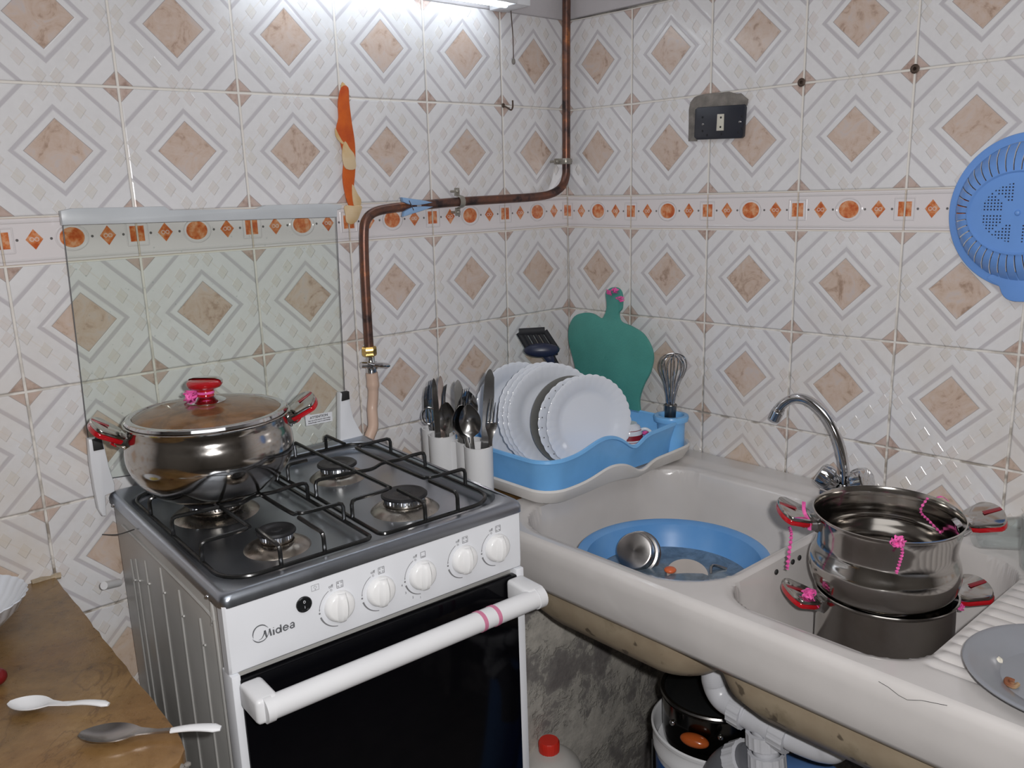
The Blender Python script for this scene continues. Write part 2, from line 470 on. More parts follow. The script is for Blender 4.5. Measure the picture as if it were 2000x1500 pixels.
def clear(name, tint=(.93, .96, .94), refl=1.0, film=None, filmc=(.5, .3, .1), rough=.02, ior=1.45):
    m = bpy.data.materials.new(name); m.use_nodes = True; t = m.node_tree; t.nodes.clear()
    out = t.nodes.new('ShaderNodeOutputMaterial'); tr = t.nodes.new('ShaderNodeBsdfTransparent'); tr.inputs[0].default_value = (*tint, 1)
    gl = t.nodes.new('ShaderNodeBsdfGlossy'); gl.inputs['Roughness'].default_value = rough
    lw = t.nodes.new('ShaderNodeLayerWeight'); f0 = ((ior - 1) / (ior + 1)) ** 2
    fr = X(t, lw.outputs['Facing']).op('POWER', 4.0) * (.75 - f0) + f0
    mx = t.nodes.new('ShaderNodeMixShader'); t.links.new(fr.op('MULTIPLY', refl, clamp=True).s, mx.inputs[0])
    t.links.new(gl.outputs[0], mx.inputs[2])
    if film:
        df = t.nodes.new('ShaderNodeBsdfPrincipled'); df.inputs['Roughness'].default_value = .35
        n = noise(t, 28, 6, None, .65, .8)
        t.links.new(ramp(t, n, [(.35, tuple(x * .45 for x in filmc)), (.6, filmc)]), df.inputs['Base Color'])
        m2 = t.nodes.new('ShaderNodeMixShader'); m2.inputs[0].default_value = film
        t.links.new(tr.outputs[0], m2.inputs[1]); t.links.new(df.outputs[0], m2.inputs[2]); t.links.new(m2.outputs[0], mx.inputs[1])
    else: t.links.new(tr.outputs[0], mx.inputs[1])
    t.links.new(mx.outputs[0], out.inputs[0]); return m
M_GLASS = clear('clear_glass', (.955, .972, .955), ior=1.25)
M_POTLID = clear('greasy_pot_lid_glass', (.8, .7, .5), film=.72, filmc=(.30, .145, .05))
M_WATER = clear('soapy_grey_water', (.6, .68, .74), film=.65, filmc=(.24, .33, .42), rough=.05)
M_GLASS2 = clear('drinking_glass', (.95, .97, .97), refl=1.2)

# ---------------- room shell ----------------
RH, RB = .193584, .070981
PL = ((.00428, .00326, .00921, .00368, .00044, -.00741), (-.00125, -.00058, .00975, .0025, -9e-05, .01399))
PR = ((-.00988, .00489, .00853, -.00033, -.0005, .00076), (-.00405, .00111, .0021, -.00162, 3e-05, -.00818))
ZR = [RB + 2 * RH, RB + RH, RB, 0, -RH, -2 * RH, -3 * RH, -4 * RH, -5 * RH]
def joint(C_, k, z):
    kk = max(-6, min(5, k)); zc = max(-.45, min(.46, z)); q = (1, kk, zc, kk * zc, kk * kk, zc * zc)
    bl = min(1, abs(k)); bz = .4 + .6 * bl
    return (k * .2 + sum(a * b for a, b in zip(C_[0], q)) * bl, 1.24 + z + sum(a * b for a, b in zip(C_[1], q)) * bz)
def tile_wall(name, C_, ks, rows, fn, matid):
    mb = MB(); uv = []
    S = 3
    for k0, k1 in zip(ks, ks[1:]):
        for r in range(rows):
            za, zb = ZR[r], ZR[r + 1]
            c = [joint(C_, k0, zb), joint(C_, k1, zb), joint(C_, k1, za), joint(C_, k0, za)]
            V = []; F = []
            for j in range(S + 1):
                for i in range(S + 1):
                    a, b_ = i / S, j / S
                    V.append(fn(*[(c[0][q] * (1 - a) + c[1][q] * a) * (1 - b_) + (c[3][q] * (1 - a) + c[2][q] * a) * b_ for q in (0, 1)]))
            for j in range(S):
                for i in range(S):
                    F.append([j * (S + 1) + i, j * (S + 1) + i + 1, (j + 1) * (S + 1) + i + 1, (j + 1) * (S + 1) + i])
                    uv.append([(i / S, j / S), ((i + 1) / S, j / S), ((i + 1) / S, (j + 1) / S), (i / S, (j + 1) / S)])
            mb.add(V, F, 1 if r == 2 else 0)
    return mb, uv
def wall(name, C_, ks, rows, fn, lo, up):
    mb, uv = tile_wall(name, C_, ks, rows, fn, 0)
    n = len(mb.f)
    # solid masonry behind the tiles, painted upper band, bare render below
    zt = 1.24 + ZR[0]; zb = 1.24 + ZR[rows]
    lo(mb, zb); up(mb, zt)
    me = bpy.data.meshes.new(name); me.from_pydata(mb.v, [], mb.f)
    for q in (M_TILE, M_BORDER, M_PAINT, M_CEM): me.materials.append(q)
    me.polygons.foreach_set('material_index', mb.m)
    ul = me.uv_layers.new(name='UVMap')
    for p in me.polygons:
        if p.index < n:
            for li, c in zip(p.loop_indices, uv[p.index]): ul.data[li].uv = c
    me.update(); o = bpy.data.objects.new(name, me); COL.objects.link(o); o['kind'] = 'structure'; return o
RX, RY, CZ = -3.3, -3.3, 2.5
def loL(mb, zb): mb.box(RX - .1, .1, .004, .12, -.1, 1.71, mat=3).box(RX, 0, -.0005, .01, 0, zb + .01, mat=3)
def upL(mb, zt): mb.box(RX - .1, .1, -.006, .12, zt + .0, CZ + .1, bev=.004, mat=2)
def loR(mb, zb): mb.box(.004, .12, RY - .1, .12, -.1, 1.71, mat=3).box(-.0005, .01, RY, 0, 0, zb + .01, mat=3)
def upR(mb, zt): mb.box(-.006, .12, RY - .1, .12, zt + .0, CZ + .1, bev=.004, mat=2)
wall('wall_left', PL, list(range(-16, 1)), 7, lambda a, z: (a, 0, z), loL, upL)
wall('wall_right', PR, list(range(0, 17)), 6, lambda a, z: (0, -a, z), loR, upR)
struct('wall_back', MB().box(RX, 0, RY - .1, RY, 0, CZ), M_ROOM)
struct('wall_side', MB().box(RX - .1, RX, RY, 0, 0, CZ), M_ROOM)
struct('floor', MB().box(RX, .0, RY, .0, -.1, 0), M_FLOORT)
struct('ceiling', MB().box(RX, .0, RY, .0, CZ, CZ + .1), M_CEIL)
# masonry piers that carry the worktops
struct('trim_1', MB().box(-.53, -.002, -.345, -.25, 0, .655, bev=.004), M_CEM)
struct('trim_2', MB().box(-.60, -.53, -.30, -.002, 0, .710, bev=.004), M_CEM)
struct('trim_3', MB().box(-2.2, -1.32, -.55, -.03, 0, .712), M_CEM)
# ---------------- text helper ----------------
def text_mb(txt, size, M, bold=0.0, italic=0.0, spacing=1.0, align='LEFT', th=.0002):
    cu = bpy.data.curves.new('t', 'FONT'); cu.body = txt; cu.size = size; cu.extrude = th; cu.offset = bold
    cu.shear = italic; cu.space_character = spacing; cu.align_x = align; cu.resolution_u = 3
    ob = bpy.data.objects.new('t', cu); COL.objects.link(ob)
    dg = bpy.context.evaluated_depsgraph_get(); me = bpy.data.meshes.new_from_object(ob.evaluated_get(dg))
    mb = MB().add([v.co.copy() for v in me.vertices], [list(p.vertices) for p in me.polygons], 0, M)
    bpy.data.objects.remove(ob); bpy.data.curves.remove(cu); bpy.data.meshes.remove(me)
    return mb
def merge(*ms):
    r = MB()
    for m in ms:
        for f, k in zip(m.f, m.m): pass
        o = len(r.v); r.v += m.v; r.f += [[i + o for i in f] for f in m.f]; r.m += m.m
    return r
def ribbon2d(pts, widths, M, th=.0004):
    """flat stroke of varying width in the local xy plane"""
    P = [Vector((p[0], p[1], 0)) for p in pts]; L = []; R_ = []
    for i, p in enumerate(P):
        t = (P[min(i + 1, len(P) - 1)] - P[max(i - 1, 0)]).normalized(); n = Vector((-t.y, t.x, 0))
        L.append(p + n * widths[i] / 2); R_.append(p - n * widths[i] / 2)
    V = []; F = []
    for a, b in zip(L, R_): V += [a, b, a + Vector((0, 0, th)), b + Vector((0, 0, th))]
    for i in range(len(P) - 1):
        k = i * 4
        F += [[k + 2, k + 3, k + 7, k + 6], [k, k + 2, k + 6, k + 4], [k + 1, k + 5, k + 7, k + 3]]
    return MB().add(V, F, 0, M)

# ---------------- cooker ----------------
SR = Euler((.0113, -.0122, -.0629)).to_matrix().to_4x4()
SF = Matrix.Translation((-1.1331, -.513, .848)) @ SR          # frame: front left top corner of the hob
SFI = SF.inverted()
W_, D_ = .468, .497
def stl(ax, val, *px):
    n = SR.to_3x3() @ Vector([1 if i == ax else 0 for i in range(3)])
    pt = SF @ Vector([val if i == ax else 0 for i in range(3)])
    return [SFI @ onpl(q, pt, n) for q in px]
# front-plane frame: local x right, y up, z towards the room
FP = SF @ Matrix(((1, 0, 0, 0), (0, 0, -1, 0), (0, 1, 0, 0), (0, 0, 0, 1)))

ck = Thing('gas_cooker', 'white four-burner gas cooker with oven and raised glass lid, beside the tiled wall', 'cooker', M=SF @ Matrix.Translation((0, 0, -.845)))
ck.part('body', MB().box(.004, W_ - .004, .012, D_, -.84, -.0068, bev=.003), M_GREYP, F=SF, label='grey painted side panel body')
mb = MB()      # pressed ribs on the left side
for y0, y1, zt in ((.045, .452, -.035),):
    pts = catmull([(.003, y0, -.80), (.003, y0, -.075), (.003, y0 + .012, -.05), (.003, .08, -.035), (.003, y1, -.035)], 5)
    mb.tube(pts, .0018, 6)
for i, yy in enumerate((.105, .185, .265, .345, .40, .43)):
    zt = (-.095, -.085, -.08, -.095, -.11, -.12)[i]
    mb.tube(catmull([(.003, yy, -.80), (.003, yy, zt - .02), (.003, yy - .003, zt - .004), (.003, yy - .010, zt)], 5), .0015, 6)
ck.part('pressed_ribs', mb, M_GREYP, F=SF)
for x0, x1 in ((0, .012), (W_ - .016, W_ - .001)):
    ck.part('front_frame', MB().box(x0, x1, -.003, .03, -.84, -.097, bev=.002), M_WHITE, F=SF, label='white strip beside the door')
def panel_mb():
    lp = []
    for x in [0.0, .003] + [i * .046 for i in range(1, 10)] + [W_ - .005, W_ - .002]:
        e = .003 if x in (0.0, W_ - .002) else 0
        lp.append([Vector((x, y + e * (1 if y < .01 else 0), z)) for y, z in ((.02, -.002), (.004, -.002), (.0005, -.004), (0, -.008), (0, -.085), (.001, -.094), (.004, -.097), (.02, -.0975))])
    return MB().loops(lp, True, True)
cp = ck.part('control_panel', panel_mb(), M_WHITE, F=SF)
# hob tray
def hob_mb():
    def L(i, z, r, ex=0): return rrect(-.002 + i, W_ + .004 - i, -.001 + i, D_ + .006 - i, max(.004, r), 8, z)
    def Wl(i, z, r): return rrect(.016 + i, .462 - i, .029 + i, .464 - i, (r, r, r, r), 8, z)
    ls = [L(0.0, -.006, .012), L(0, .002, .012), L(.0015, .0070, .013), L(.0035, .0098, .015), L(.0065, .0112, .017), L(.010, .0114, .02)]
    ls += [Wl(-.007, .0104, .055), Wl(-.003, .0088, .053), Wl(0, .004, .05), Wl(.004, -.002, .047), Wl(.012, -.0045, .042)]
    return MB().loops(ls, False, True)
hob = ck.part('hob_top', hob_mb(), M_HOB, F=SF)
for yy in (.044, .468): ck.part('screw', MB().sphere((-.0022, yy, -.004), .0028, 8, 6), M_CHROME, parent=hob, F=SF)
BURN = [(.129, .130, .020, .0275, 2.35), (.340, .130, .0275, .036, 1.95), (.333, .338, .025, .034, 1.95), (.112, .322, .034, .046, 1.95)]
for bx, by, r, rc, sk_ in BURN:
    T = SF @ Matrix.Translation((bx, by, 0))
    q = ck.part('burner', MB().lathe([(r * sk_, -.0046), (r * (sk_ - .06), -.0030), (r * (sk_ * .6 + .52), .0012), (r * (sk_ * .25 + .9), .0052), (r * 1.22, .0058), (r * 1.08, .002), (r, -.002), (r, .006), (r * 1.12, .0065), (r * 1.12, .0165), (0, .017)], 48), M_BURN, F=T)
    def slots(rr, zz, a, j): return (rr * (1 - .05 * (int(a / (2 * PI) * 64) % 2)) if j in (1, 2) else rr, zz)
    ck.part('flame_ring', MB().lathe([(r * .9, .0065), (r * 1.16, .0095), (r * 1.18, .0165), (r * 1.0, .0178)], 128, mod=slots), M_CHROME, parent=q, F=T)
    ck.part('burner_cap', MB().lathe([(rc * .92, .0172), (rc, .0182), (rc, .0205), (rc * .93, .0228), (rc * .6, .0222), (rc * .55, .0212), (rc * .3, .0210), (rc * .25, .0222), (0, .0224)], 56), M_CAP, parent=q, F=T)

# knobs
KX = [.153, .216, .284, .357, .418]; KZ = [-.053, -.053, -.051, -.050, -.050]
for kx, kz in zip(KX, KZ):
    T = FP @ Matrix.Translation((kx, kz, 0))
    kb = MB().lathe([(.0215, .0002), (.0215, .0035), (.0205, .0065), (.0190, .0090), (.0165, .0105), (0, .0110)], 48)
    V = []; n = 14   # finger grip: a raised blade across the knob
    lp = []
    for i in range(n + 1):
        a = -1 + 2 * i / n; yy = a * .0195; h = .0105 + .0095 * math.sqrt(max(0, 1 - a * a * .985)); wv = .0062 * (1 - .25 * a * a)
        lp.append([Vector((-wv * 1.5, yy, .006)), Vector((-wv, yy, h * .82)), Vector((-wv * .5, yy, h)), Vector((wv * .5, yy, h)), Vector((wv, yy, h * .82)), Vector((wv * 1.5, yy, .006))])
    kb.loops(lp, True, True)
    kb2 = MB(); kb2.add(kb.v, kb.f, 0, Matrix.Rotation(math.radians(-4), 4, 'Z'))
    ck.part('knob', kb2, M_KNOB, F=T)
sw_ = ck.part('light_switch', MB().lathe([(.0108, 0), (.0108, .002), (.0098, .003), (.0086, .003), (.0080, .0022), (0, .0030)], 36), M_BLACK, F=FP @ Matrix.Translation((.104, -.034, 0)))
ck.part('switch_marks', merge(MB().tube([(.0014 * math.cos(a / 12 * 2 * PI), .004 + .0017 * math.sin(a / 12 * 2 * PI), .0030) for a in range(12)], .0003, 5, closed=True), MB().tube([(0, -.0015, .0032), (0, -.0048, .0032)], .0003, 5)), M_WHITE, parent=sw_, F=FP @ Matrix.Translation((.104, -.034, 0)))
# printed marks
pm = MB()
def pr(m): 
    global pm
    pm = merge(pm, m)
def arc(cx, cy, r, a0, a1, w0, w1, n=18):
    P = [(cx + r * math.cos(math.radians(a0 + (a1 - a0) * i / n)), cy + r * math.sin(math.radians(a0 + (a1 - a0) * i / n))) for i in range(n + 1)]
    return ribbon2d(P, [w0 + (w1 - w0) * i / n for i in range(n + 1)], Matrix.Translation((0, 0, .0002)))
def rect_outline(cx, cy, w, h, t=.0005):
    P = [(cx - w / 2, cy - h / 2), (cx + w / 2, cy - h / 2), (cx + w / 2, cy + h / 2), (cx - w / 2, cy + h / 2)]
    r = MB()
    for a, b in zip(P, P[1:] + P[:1]): r = merge(r, ribbon2d([a, b], [t, t], Matrix.Translation((0, 0, .0002))))
    return r
def dot(cx, cy, r): return MB().lathe([(r, 0), (r, .0004), (0, .0004)], 12, M=Matrix.Translation((cx, cy, .0002)))
for i, (kx, kz) in enumerate(zip(KX, KZ)):
    pm = MB()
    pr(arc(kx, kz, .0285, 118, 178, .0005, .0005)); pr(arc(kx, kz, .0285, 196, 262, .0024, .0008))
    pr(dot(kx - .0285, kz - .002, .0013)); pr(dot(kx - .0282, kz + .003, .0007))
    o = (kx - .0095, kz + .0255)
    pr(arc(o[0], o[1], .0013, 0, 360, .0003, .0003, 12))
    pr(text_mb('off', .0062, Matrix.Translation((o[0] - .0002, o[1] + .0032, .0002)), align='CENTER'))
    ix, iy = kx + .0035, kz + .0295
    if i == 2:
        pr(rect_outline(ix, iy, .0076, .0085)); pr(rect_outline(ix, iy - .0028, .0054, .0003))
        for tx, a in (('4', 190), ('3', 214), ('2', 240), ('1', 262)):
            pr(text_mb(tx, .0048, Matrix.Translation((kx + .034 * math.cos(math.radians(a)), kz + .034 * math.sin(math.radians(a)) - .0015, .0002)), align='CENTER'))
    else:
        pr(rect_outline(ix, iy, .0092, .0092))
        on = {0: 1, 1: 0, 3: 3, 4: 2}[i]
        for q, (dx, dy) in enumerate(((-.0024, -.0024), (-.0024, .0024), (.0024, -.0024), (.0024, .0024))):
            pr(dot(ix + dx, iy + dy, .0010) if q == on else arc(ix + dx, iy + dy, .0010, 0, 360, .0003, .0003, 10))
    ck.part('dial_markings', pm, M_INKL, parent=cp, F=FP)
pm = MB()
pr(rect_outline(.1215, -.0165, .0105, .0078, .0003)); pr(arc(.1215, -.0160, .0018, -60, 240, .0003, .0003)); pr(ribbon2d([(.1215, -.0178), (.1215, -.0200)], [.0009, .0004], Matrix.Translation((0, 0, .0002))))
ck.part('lamp_symbol', pm, M_INKL, parent=cp, F=FP)
# brand lettering, traced on the panel plane (crop scale .06 px per unit, origin 480,1190)
def LP(x, y):
    v = stl(1, 0, (480 + x * .06, 1190 + y * .06))[0]; return (v.x, v.z)
def stroke(pts, ws, n=6):
    P = [Vector((*LP(*p), 0)) for p in pts]; C = catmull(P, n); m = len(C) - 1
    wv = []
    for i in range(len(C)):
        t = i / m * (len(ws) - 1); k = min(int(t), len(ws) - 2); wv.append((ws[k] * (1 - (t - k)) + ws[k + 1] * (t - k)) * .00005)
    return ribbon2d([(p.x, p.y) for p in C], wv, Matrix.Translation((0, 0, .0003)))
lg = merge(stroke([(245, 945), (225, 850), (260, 700), (350, 580), (480, 515), (600, 515), (730, 590)], [4, 22, 30, 26, 30, 26, 4]),
           stroke([(215, 975), (300, 1045), (420, 1070), (560, 1020), (660, 930), (720, 820), (765, 640)], [4, 22, 26, 22, 14, 12, 12]),
           stroke([(420, 1005), (520, 940), (590, 800), (615, 690)], [3, 14, 26, 46]),
           stroke([(615, 680), (650, 810), (680, 910)], [46, 46, 40]), stroke([(765, 625), (795, 740), (825, 850)], [42, 46, 46]),
           stroke([(890, 585), (900, 598)], [34, 34]), stroke([(893, 650), (905, 740), (912, 828)], [44, 44, 44]),
           stroke([(1125, 490), (1140, 600), (1150, 740)], [38, 38, 38]),
           stroke([(1115, 610), (1040, 610), (985, 680), (1010, 750), (1080, 750), (1125, 690), (1115, 610)], [34] * 7),
           stroke([(1225, 605), (1370, 570), (1350, 525), (1290, 515), (1230, 570), (1225, 640), (1280, 680), (1385, 610)], [26, 30, 34, 34, 38, 38, 34, 14]),
           stroke([(1440, 490), (1500, 430), (1555, 440), (1565, 500), (1570, 580)], [14, 30, 36, 38, 38]),
           stroke([(1560, 505), (1480, 525), (1445, 575), (1490, 605), (1555, 570)], [26, 30, 34, 34, 28]))
ck.part('brand_logo', lg, M_LOGO, parent=cp, F=FP)
# oven door with handle
dr = ck.part('oven_door', MB().box(.0105, W_ - .0165, -.006, .008, -.62, -.1035, bev=.0025), M_OVEN, F=SF, label='black glass oven door')
hb = ck.part('door_handle', MB().tube([(.022, -.058, -.121), (.446, -.058, -.121)], .0150, 24), M_WPLAS, parent=dr, F=SF)
def bracket(x0, x1):
    return MB().box(x0, x1, -.062, -.006, -.138, -.104, bev=.006, seg=3)
for x0, x1 in ((.006, .036), (.428, .460)):
    ck.part('handle_bracket', bracket(x0, x1), M_WPLAS, parent=dr, F=SF)
for x0, x1 in ((.016, .026), (.442, .455)):
    ck.part('handle_cap', MB().tube([(x0, -.058, -.121), (x1, -.058, -.121)], .0165, 24), M_WPLAS, parent=dr, F=SF)
rb = MB()
for xx, s_ in ((.339, .004), (.364, .003)):
    Q = SF @ frame((xx, -.058, -.121), (0, 0, 1), (1, 0, 0))
    rb = MB().lathe([(.0151, -.0032), (.0156, -.0030), (.0156, .0030), (.0151, .0032)], 40, mod=lambda r, z, a, j: (r, z + .0025 * math.sin(a)))
    ck.part('ribbon_band', rb, M_MAUVE, parent=dr, F=Q, label='mauve ribbon tied round the handle')
# glass lid, raised against the wall
LY = .497
gp = stl(1, LY, (121, 432), (655, 415), (677, 868), (181, 938))
gl = MB(); lp0 = [Vector((p.x, LY - .002, p.z)) for p in (gp[3], gp[2], gp[1], gp[0])]
gl.loops([lp0, [p + Vector((0, .004, 0)) for p in lp0]], True, True)
lid = ck.part('glass_lid', gl, M_GLASS, F=SF)
top = [(117, 412), (140, 407), (321, 403), (330, 410), (500, 408), (518, 401), (640, 398), (667, 400), (665, 408), (657, 410), (657, 424), (121, 440)]
tp = [(v.x, v.z) for v in stl(1, LY - .004, *top)]
ck.part('lid_trim', MB().prism(tp, -LY - .006, -LY + .008, bev=.0015, M=FP @ Matrix()), M_GREYL, parent=lid, F=Matrix(), label='light grey plastic top trim') if False else None
ck.part('lid_trim', MB().prism(tp, -LY - .006, -LY + .008, bev=.0015), M_GREYL, parent=lid, F=FP, label='light grey plastic top trim')
eg = MB()
for a, b_ in ((0, 3), (1, 2), (2, 3)):
    A, B = gp[a], gp[b_]; eg.tube([(A.x, LY - .0025, A.z), (B.x, LY - .0025, B.z)], .0008, 5)
ck.part('glass_edge', eg, M_INK, parent=lid, F=SF)
rnd = random.Random(3); dp = MB()
for i in range(230):
    a, b_ = rnd.random(), rnd.random() ** .8
    P = (Vector((gp[3].x, 0, gp[3].z)) * (1 - a) + Vector((gp[2].x, 0, gp[2].z)) * a) * b_ + (Vector((gp[0].x, 0, gp[0].z)) * (1 - a) + Vector((gp[1].x, 0, gp[1].z)) * a) * (1 - b_)
    r = rnd.choice((.0006, .0007, .0009, .0013)); dp.sphere((P.x, LY - .0022, P.z), r, 8, 6, (1, .6, 1))
ck.part('water_drops', dp, M_GLASS2, parent=lid, F=SF, kind='stuff')
lq = [(v.x, v.z) for v in stl(1, LY - .0028, (596, 812), (648, 804), (649.5, 822), (598, 832))]
lb_ = ck.part('warning_label', MB().prism([lq[3], lq[2], lq[1], lq[0]], -LY + .0025, -LY + .0030), M_WHITE, parent=lid, F=FP)
cx_ = sum(q[0] for q in lq) / 4; cz_ = sum(q[1] for q in lq) / 4; hgt = abs(lq[0][1] - lq[3][1])
lt = merge(text_mb('ATTENTION', .0066, Matrix.Translation((cx_, cz_ + .0022, -LY + .0031)), bold=.00015, align='CENTER'),
           text_mb('Take care of the burners when cooling', .0029, Matrix.Translation((cx_, cz_ - .0022, -LY + .0031)), bold=.0001, align='CENTER'),
           text_mb('during the glass cover to avoid damage', .0029, Matrix.Translation((cx_, cz_ - .0062, -LY + .0031)), bold=.0001, align='CENTER'))
ck.part('label_text', lt, M_INK, parent=lid, F=FP)
# hinge arms
def hinge(pts, pad, extra=0):
    P = [(v.x, v.z) for v in stl(1, LY - .012, *pts)]
    h = ck.part('lid_hinge', MB().prism(P, -LY - .004, -LY + .014 + extra, bev=.003), M_WHITE, F=FP)
    Q = [(v.x, v.z) for v in stl(1, LY - .012, *pad)]
    ck.part('rubber_pad', MB().prism(Q, -LY + .005, -LY + .0165 + extra, bev=.0005), M_RUB, parent=h, F=FP)
hinge([(172, 858), (199, 855), (206, 880), (214, 915), (224, 945), (224, 960), (206, 968), (208, 1008), (200, 1008), (192, 995), (184, 955), (176, 905)], [(179, 858), (197, 854), (202, 876), (182, 880)])
hinge([(664, 768), (682, 764), (684, 790), (690, 815), (703, 840), (716, 860), (690, 868), (664, 866)], [(667, 767), (680, 764), (681, 779), (666, 783)])
# thin wire and gas stub between cooker and wall
a0, a1 = stl(0, -.006, (262, 1034))[0], stl(0, -.006, (203, 1044))[0]
P0 = SF @ Vector(a0); P1 = ony(-.004, (200, 1044))[0]
single('thin_wire', MB().tube(catmull([P0, P0 * .5 + P1 * .5 + Vector((0, 0, -.004)), P1], 6), .0009, 6), M_RUB, 'thin black wire sticking out behind the left side of the cooker', 'wire', loc=tuple(P1), local=False)
S0, S1 = ony(-.004, (205, 1144))[0], Vector((-1.118, -.045, .715))
single('pipe_stub', MB().tube([ony(-.06, (203, 1144))[0], ony(-.03, (232, 1138))[0]], .0065, 14), M_WPLAS, 'short white plastic pipe end behind the left side of the cooker', 'pipe', loc=tuple(ony(-.06, (203, 1144))[0]), local=False)

# ---------------- pan supports ----------------
def support(label, x0, x1, mirror):
    zB, zT = .0045, .036; r = .0031
    rf, ri = .045, .012
    radii = (rf, ri, ri, rf) if not mirror else (ri, rf, rf, ri)
    mb = MB().tube(rrect(x0, x1, .040, .460, radii, 6, .0075), r, 8, closed=True)
    def leg(p0, *pts):
        """up from the frame at p0 then along the top"""
        P = [Vector((*p0, .0075)), Vector((*p0, zT - .007))]
        d = (Vector((*pts[0], 0)) - Vector((*p0, 0))).normalized()
        P += [Vector((*p0, zT - .002)) + d * .002, Vector((*p0, zT)) + d * .007]
        Q = [Vector((*q, zT)) for q in pts]
        return P, Q
    def run(p0, mids, p1=None, sm_=5):
        P, Q = leg(p0, *mids)
        mid = catmull([P[-1]] + Q + ([leg(p1, mids[-1])[0][-1]] if p1 else []), sm_)
        pts = P[:-1] + mid
        if p1: pts += leg(p1, mids[-1])[0][:-1][::-1]
        mb.tube(pts, r, 8)
    l, rg = x0, x1; c = (x0 + x1) / 2
    run((l, .242), [(l + .06, .235), (c - .01, .228), (c + .02, .242), (c + .05, .238), (rg - .03, .243)], (rg, .243))
    run((l, .124), [(l + .055, .126), (l + .068, .133), (l + .070, .15), (l + .066, .35), (l + .066, .43)], (l + .066, .460))
    run((rg, .124), [(rg - .055, .126), (rg - .068, .132), (rg - .075, .15), (rg - .076, .33), (rg - .068, .348), (rg - .055, .355)], (rg, .358))
    run((l + .074, .040), [(l + .074, .08), (l + .075, .115)])
    run((rg - .074, .040), [(rg - .074, .08), (rg - .074, .115)])
    run((rg - .078, .460), [(rg - .078, .42), (rg - .078, .385)])
    run((l, .346), [(l + .02, .346), (l + .036, .346)])
    m2 = MB(); m2.add(mb.v, mb.f)
    return single('pan_support', m2, M_WIRE, label, 'pan support', M=SF @ Matrix.Translation((0, 0, 0)), group='black wire pan supports on the hob')
support('black wire pan support over the left burners, under the lidded pot', .0215, .232, False)
support('black wire pan support over the right burners, left empty', .246, .452, True)
# ---------------- casserole pots ----------------
def casserole(name, label, c, z0, prof_out, prof_in, hdir, hz, rim_r, tilt=0.12, k=1.0, lean=0.0):
    prof_out = [(r * k, z) for r, z in prof_out]; prof_in = [(r * k, z) for r, z in prof_in]; rim_r *= k
    t = Thing(name, label, 'pot', M=Matrix.Translation((c[0], c[1], z0)) @ Matrix.Rotation(lean, 4, Vector((RIGHT.x, RIGHT.y, 0))))
    body = t.part('pot_body', MB().lathe(prof_out + prof_in, 96), [M_STEEL])
    ins = None
    for sgn in (-1, 1):
        a = math.atan2(hdir[1], hdir[0]) + (PI if sgn < 0 else 0)
        H = TR(rz=a) @ TR(rim_r, 0, hz, ry=-tilt)
        h = t.part('pot_handle', paddle_mb(), M_STEEL, F=t.M @ H, label='polished steel side handle')
        t.part('bracket', MB().box(-.008, .016, -.015, .015, -.013, .005, bev=.002), M_CHROME, parent=h, F=t.M @ H)
        t.part('red_trim', trim_mb(), M_RED, parent=h, F=t.M @ H, label='translucent red underside')
        t.part('red_inlay', inlay_mb(), M_DRED, parent=h, F=t.M @ H)
    return t, body
def paddle_outline(l=.056, w=.040, k=1.0):
    P = [(.008, -.020 * k), (.016, -.028 * k)]
    for i in range(13):
        a = -PI / 2 + PI * i / 12
        P.append((l * .52 + .012 + (l * .48 - .008) * math.cos(a) * k, w * math.sin(a) * k))
    return P + [(.016, .028 * k), (.008, .020 * k)]
def paddle_mb():
    b = MB().prism(paddle_outline(), .0005, .0058, bev=.0016)
    # slightly domed sheet: bend the outer end down
    for v in b.v: v.z -= 2.2 * (v.x - .02) ** 2 + 1.6 * v.y * v.y
    return b
def trim_mb():
    b = MB().prism(paddle_outline(l=.055, w=.0395), -.0072, .0004, bev=.002)
    b.tube([(.014, 0, -.006), (.014, 0, -.017)], .0055, 12)
    for v in b.v: v.z -= 2.2 * (v.x - .02) ** 2 + 1.6 * v.y * v.y
    return b
def inlay_mb():
    b = MB().box(.034, .0590, -.0035, .0050, .0050, .0063, bev=.0003)
    for v in b.v: v.z -= 2.2 * (v.x - .02) ** 2 + 1.6 * v.y * v.y
    return b
def arcprof(pts, n=5):
    return [(p.x, p.y) for p in catmull([(a, b, 0) for a, b in pts], n)]

# pot on the back left burner
PC = (-1.001, -.207); PZ = .8915; QZ = .94
sp, spb = casserole('lidded_pot', 'shiny stainless steel pot with amber glass lid and red handles, on the cooker', PC, PZ,
    [(r, z * QZ) for r, z in [(0, 0), (.076, 0)] + arcprof([(.080, .001), (.093, .010), (.110, .030), (.1205, .052), (.1235, .070), (.1215, .090), (.1165, .108), (.1165, .120)])],
    [(r, z * QZ) for r, z in [(.1205, .1215), (.1212, .1235), (.1190, .1245), (.1150, .122)] + arcprof([(.1150, .108), (.120, .088), (.1218, .070), (.118, .052), (.105, .028), (.085, .006)]) + [(0, .004)]],
    (math.cos(math.radians(-17)), math.sin(math.radians(-17))), .094, .114, tilt=.66)
lidb = Thing('pot_lid', 'amber-filmed glass lid with steel rim and red knob, on the cooker pot', 'lid', (PC[0], PC[1], PZ + .1170))
lidb.part('steel_rim', MB().lathe([(.1060, .0035), (.1085, .0068), (.1120, .0072), (.1165, .0055), (.1185, .0020), (.1180, .0004), (.1085, .0005), (.1060, .0025), (.1060, .0035)], 96), M_CHROME)
lidb.part('glass_dome', MB().lathe([(.1070, .0030)] + arcprof([(.1070, .0055), (.085, .0125), (.055, .0185), (.025, .0215), (.0, .022)]) , 72), M_POTLID)
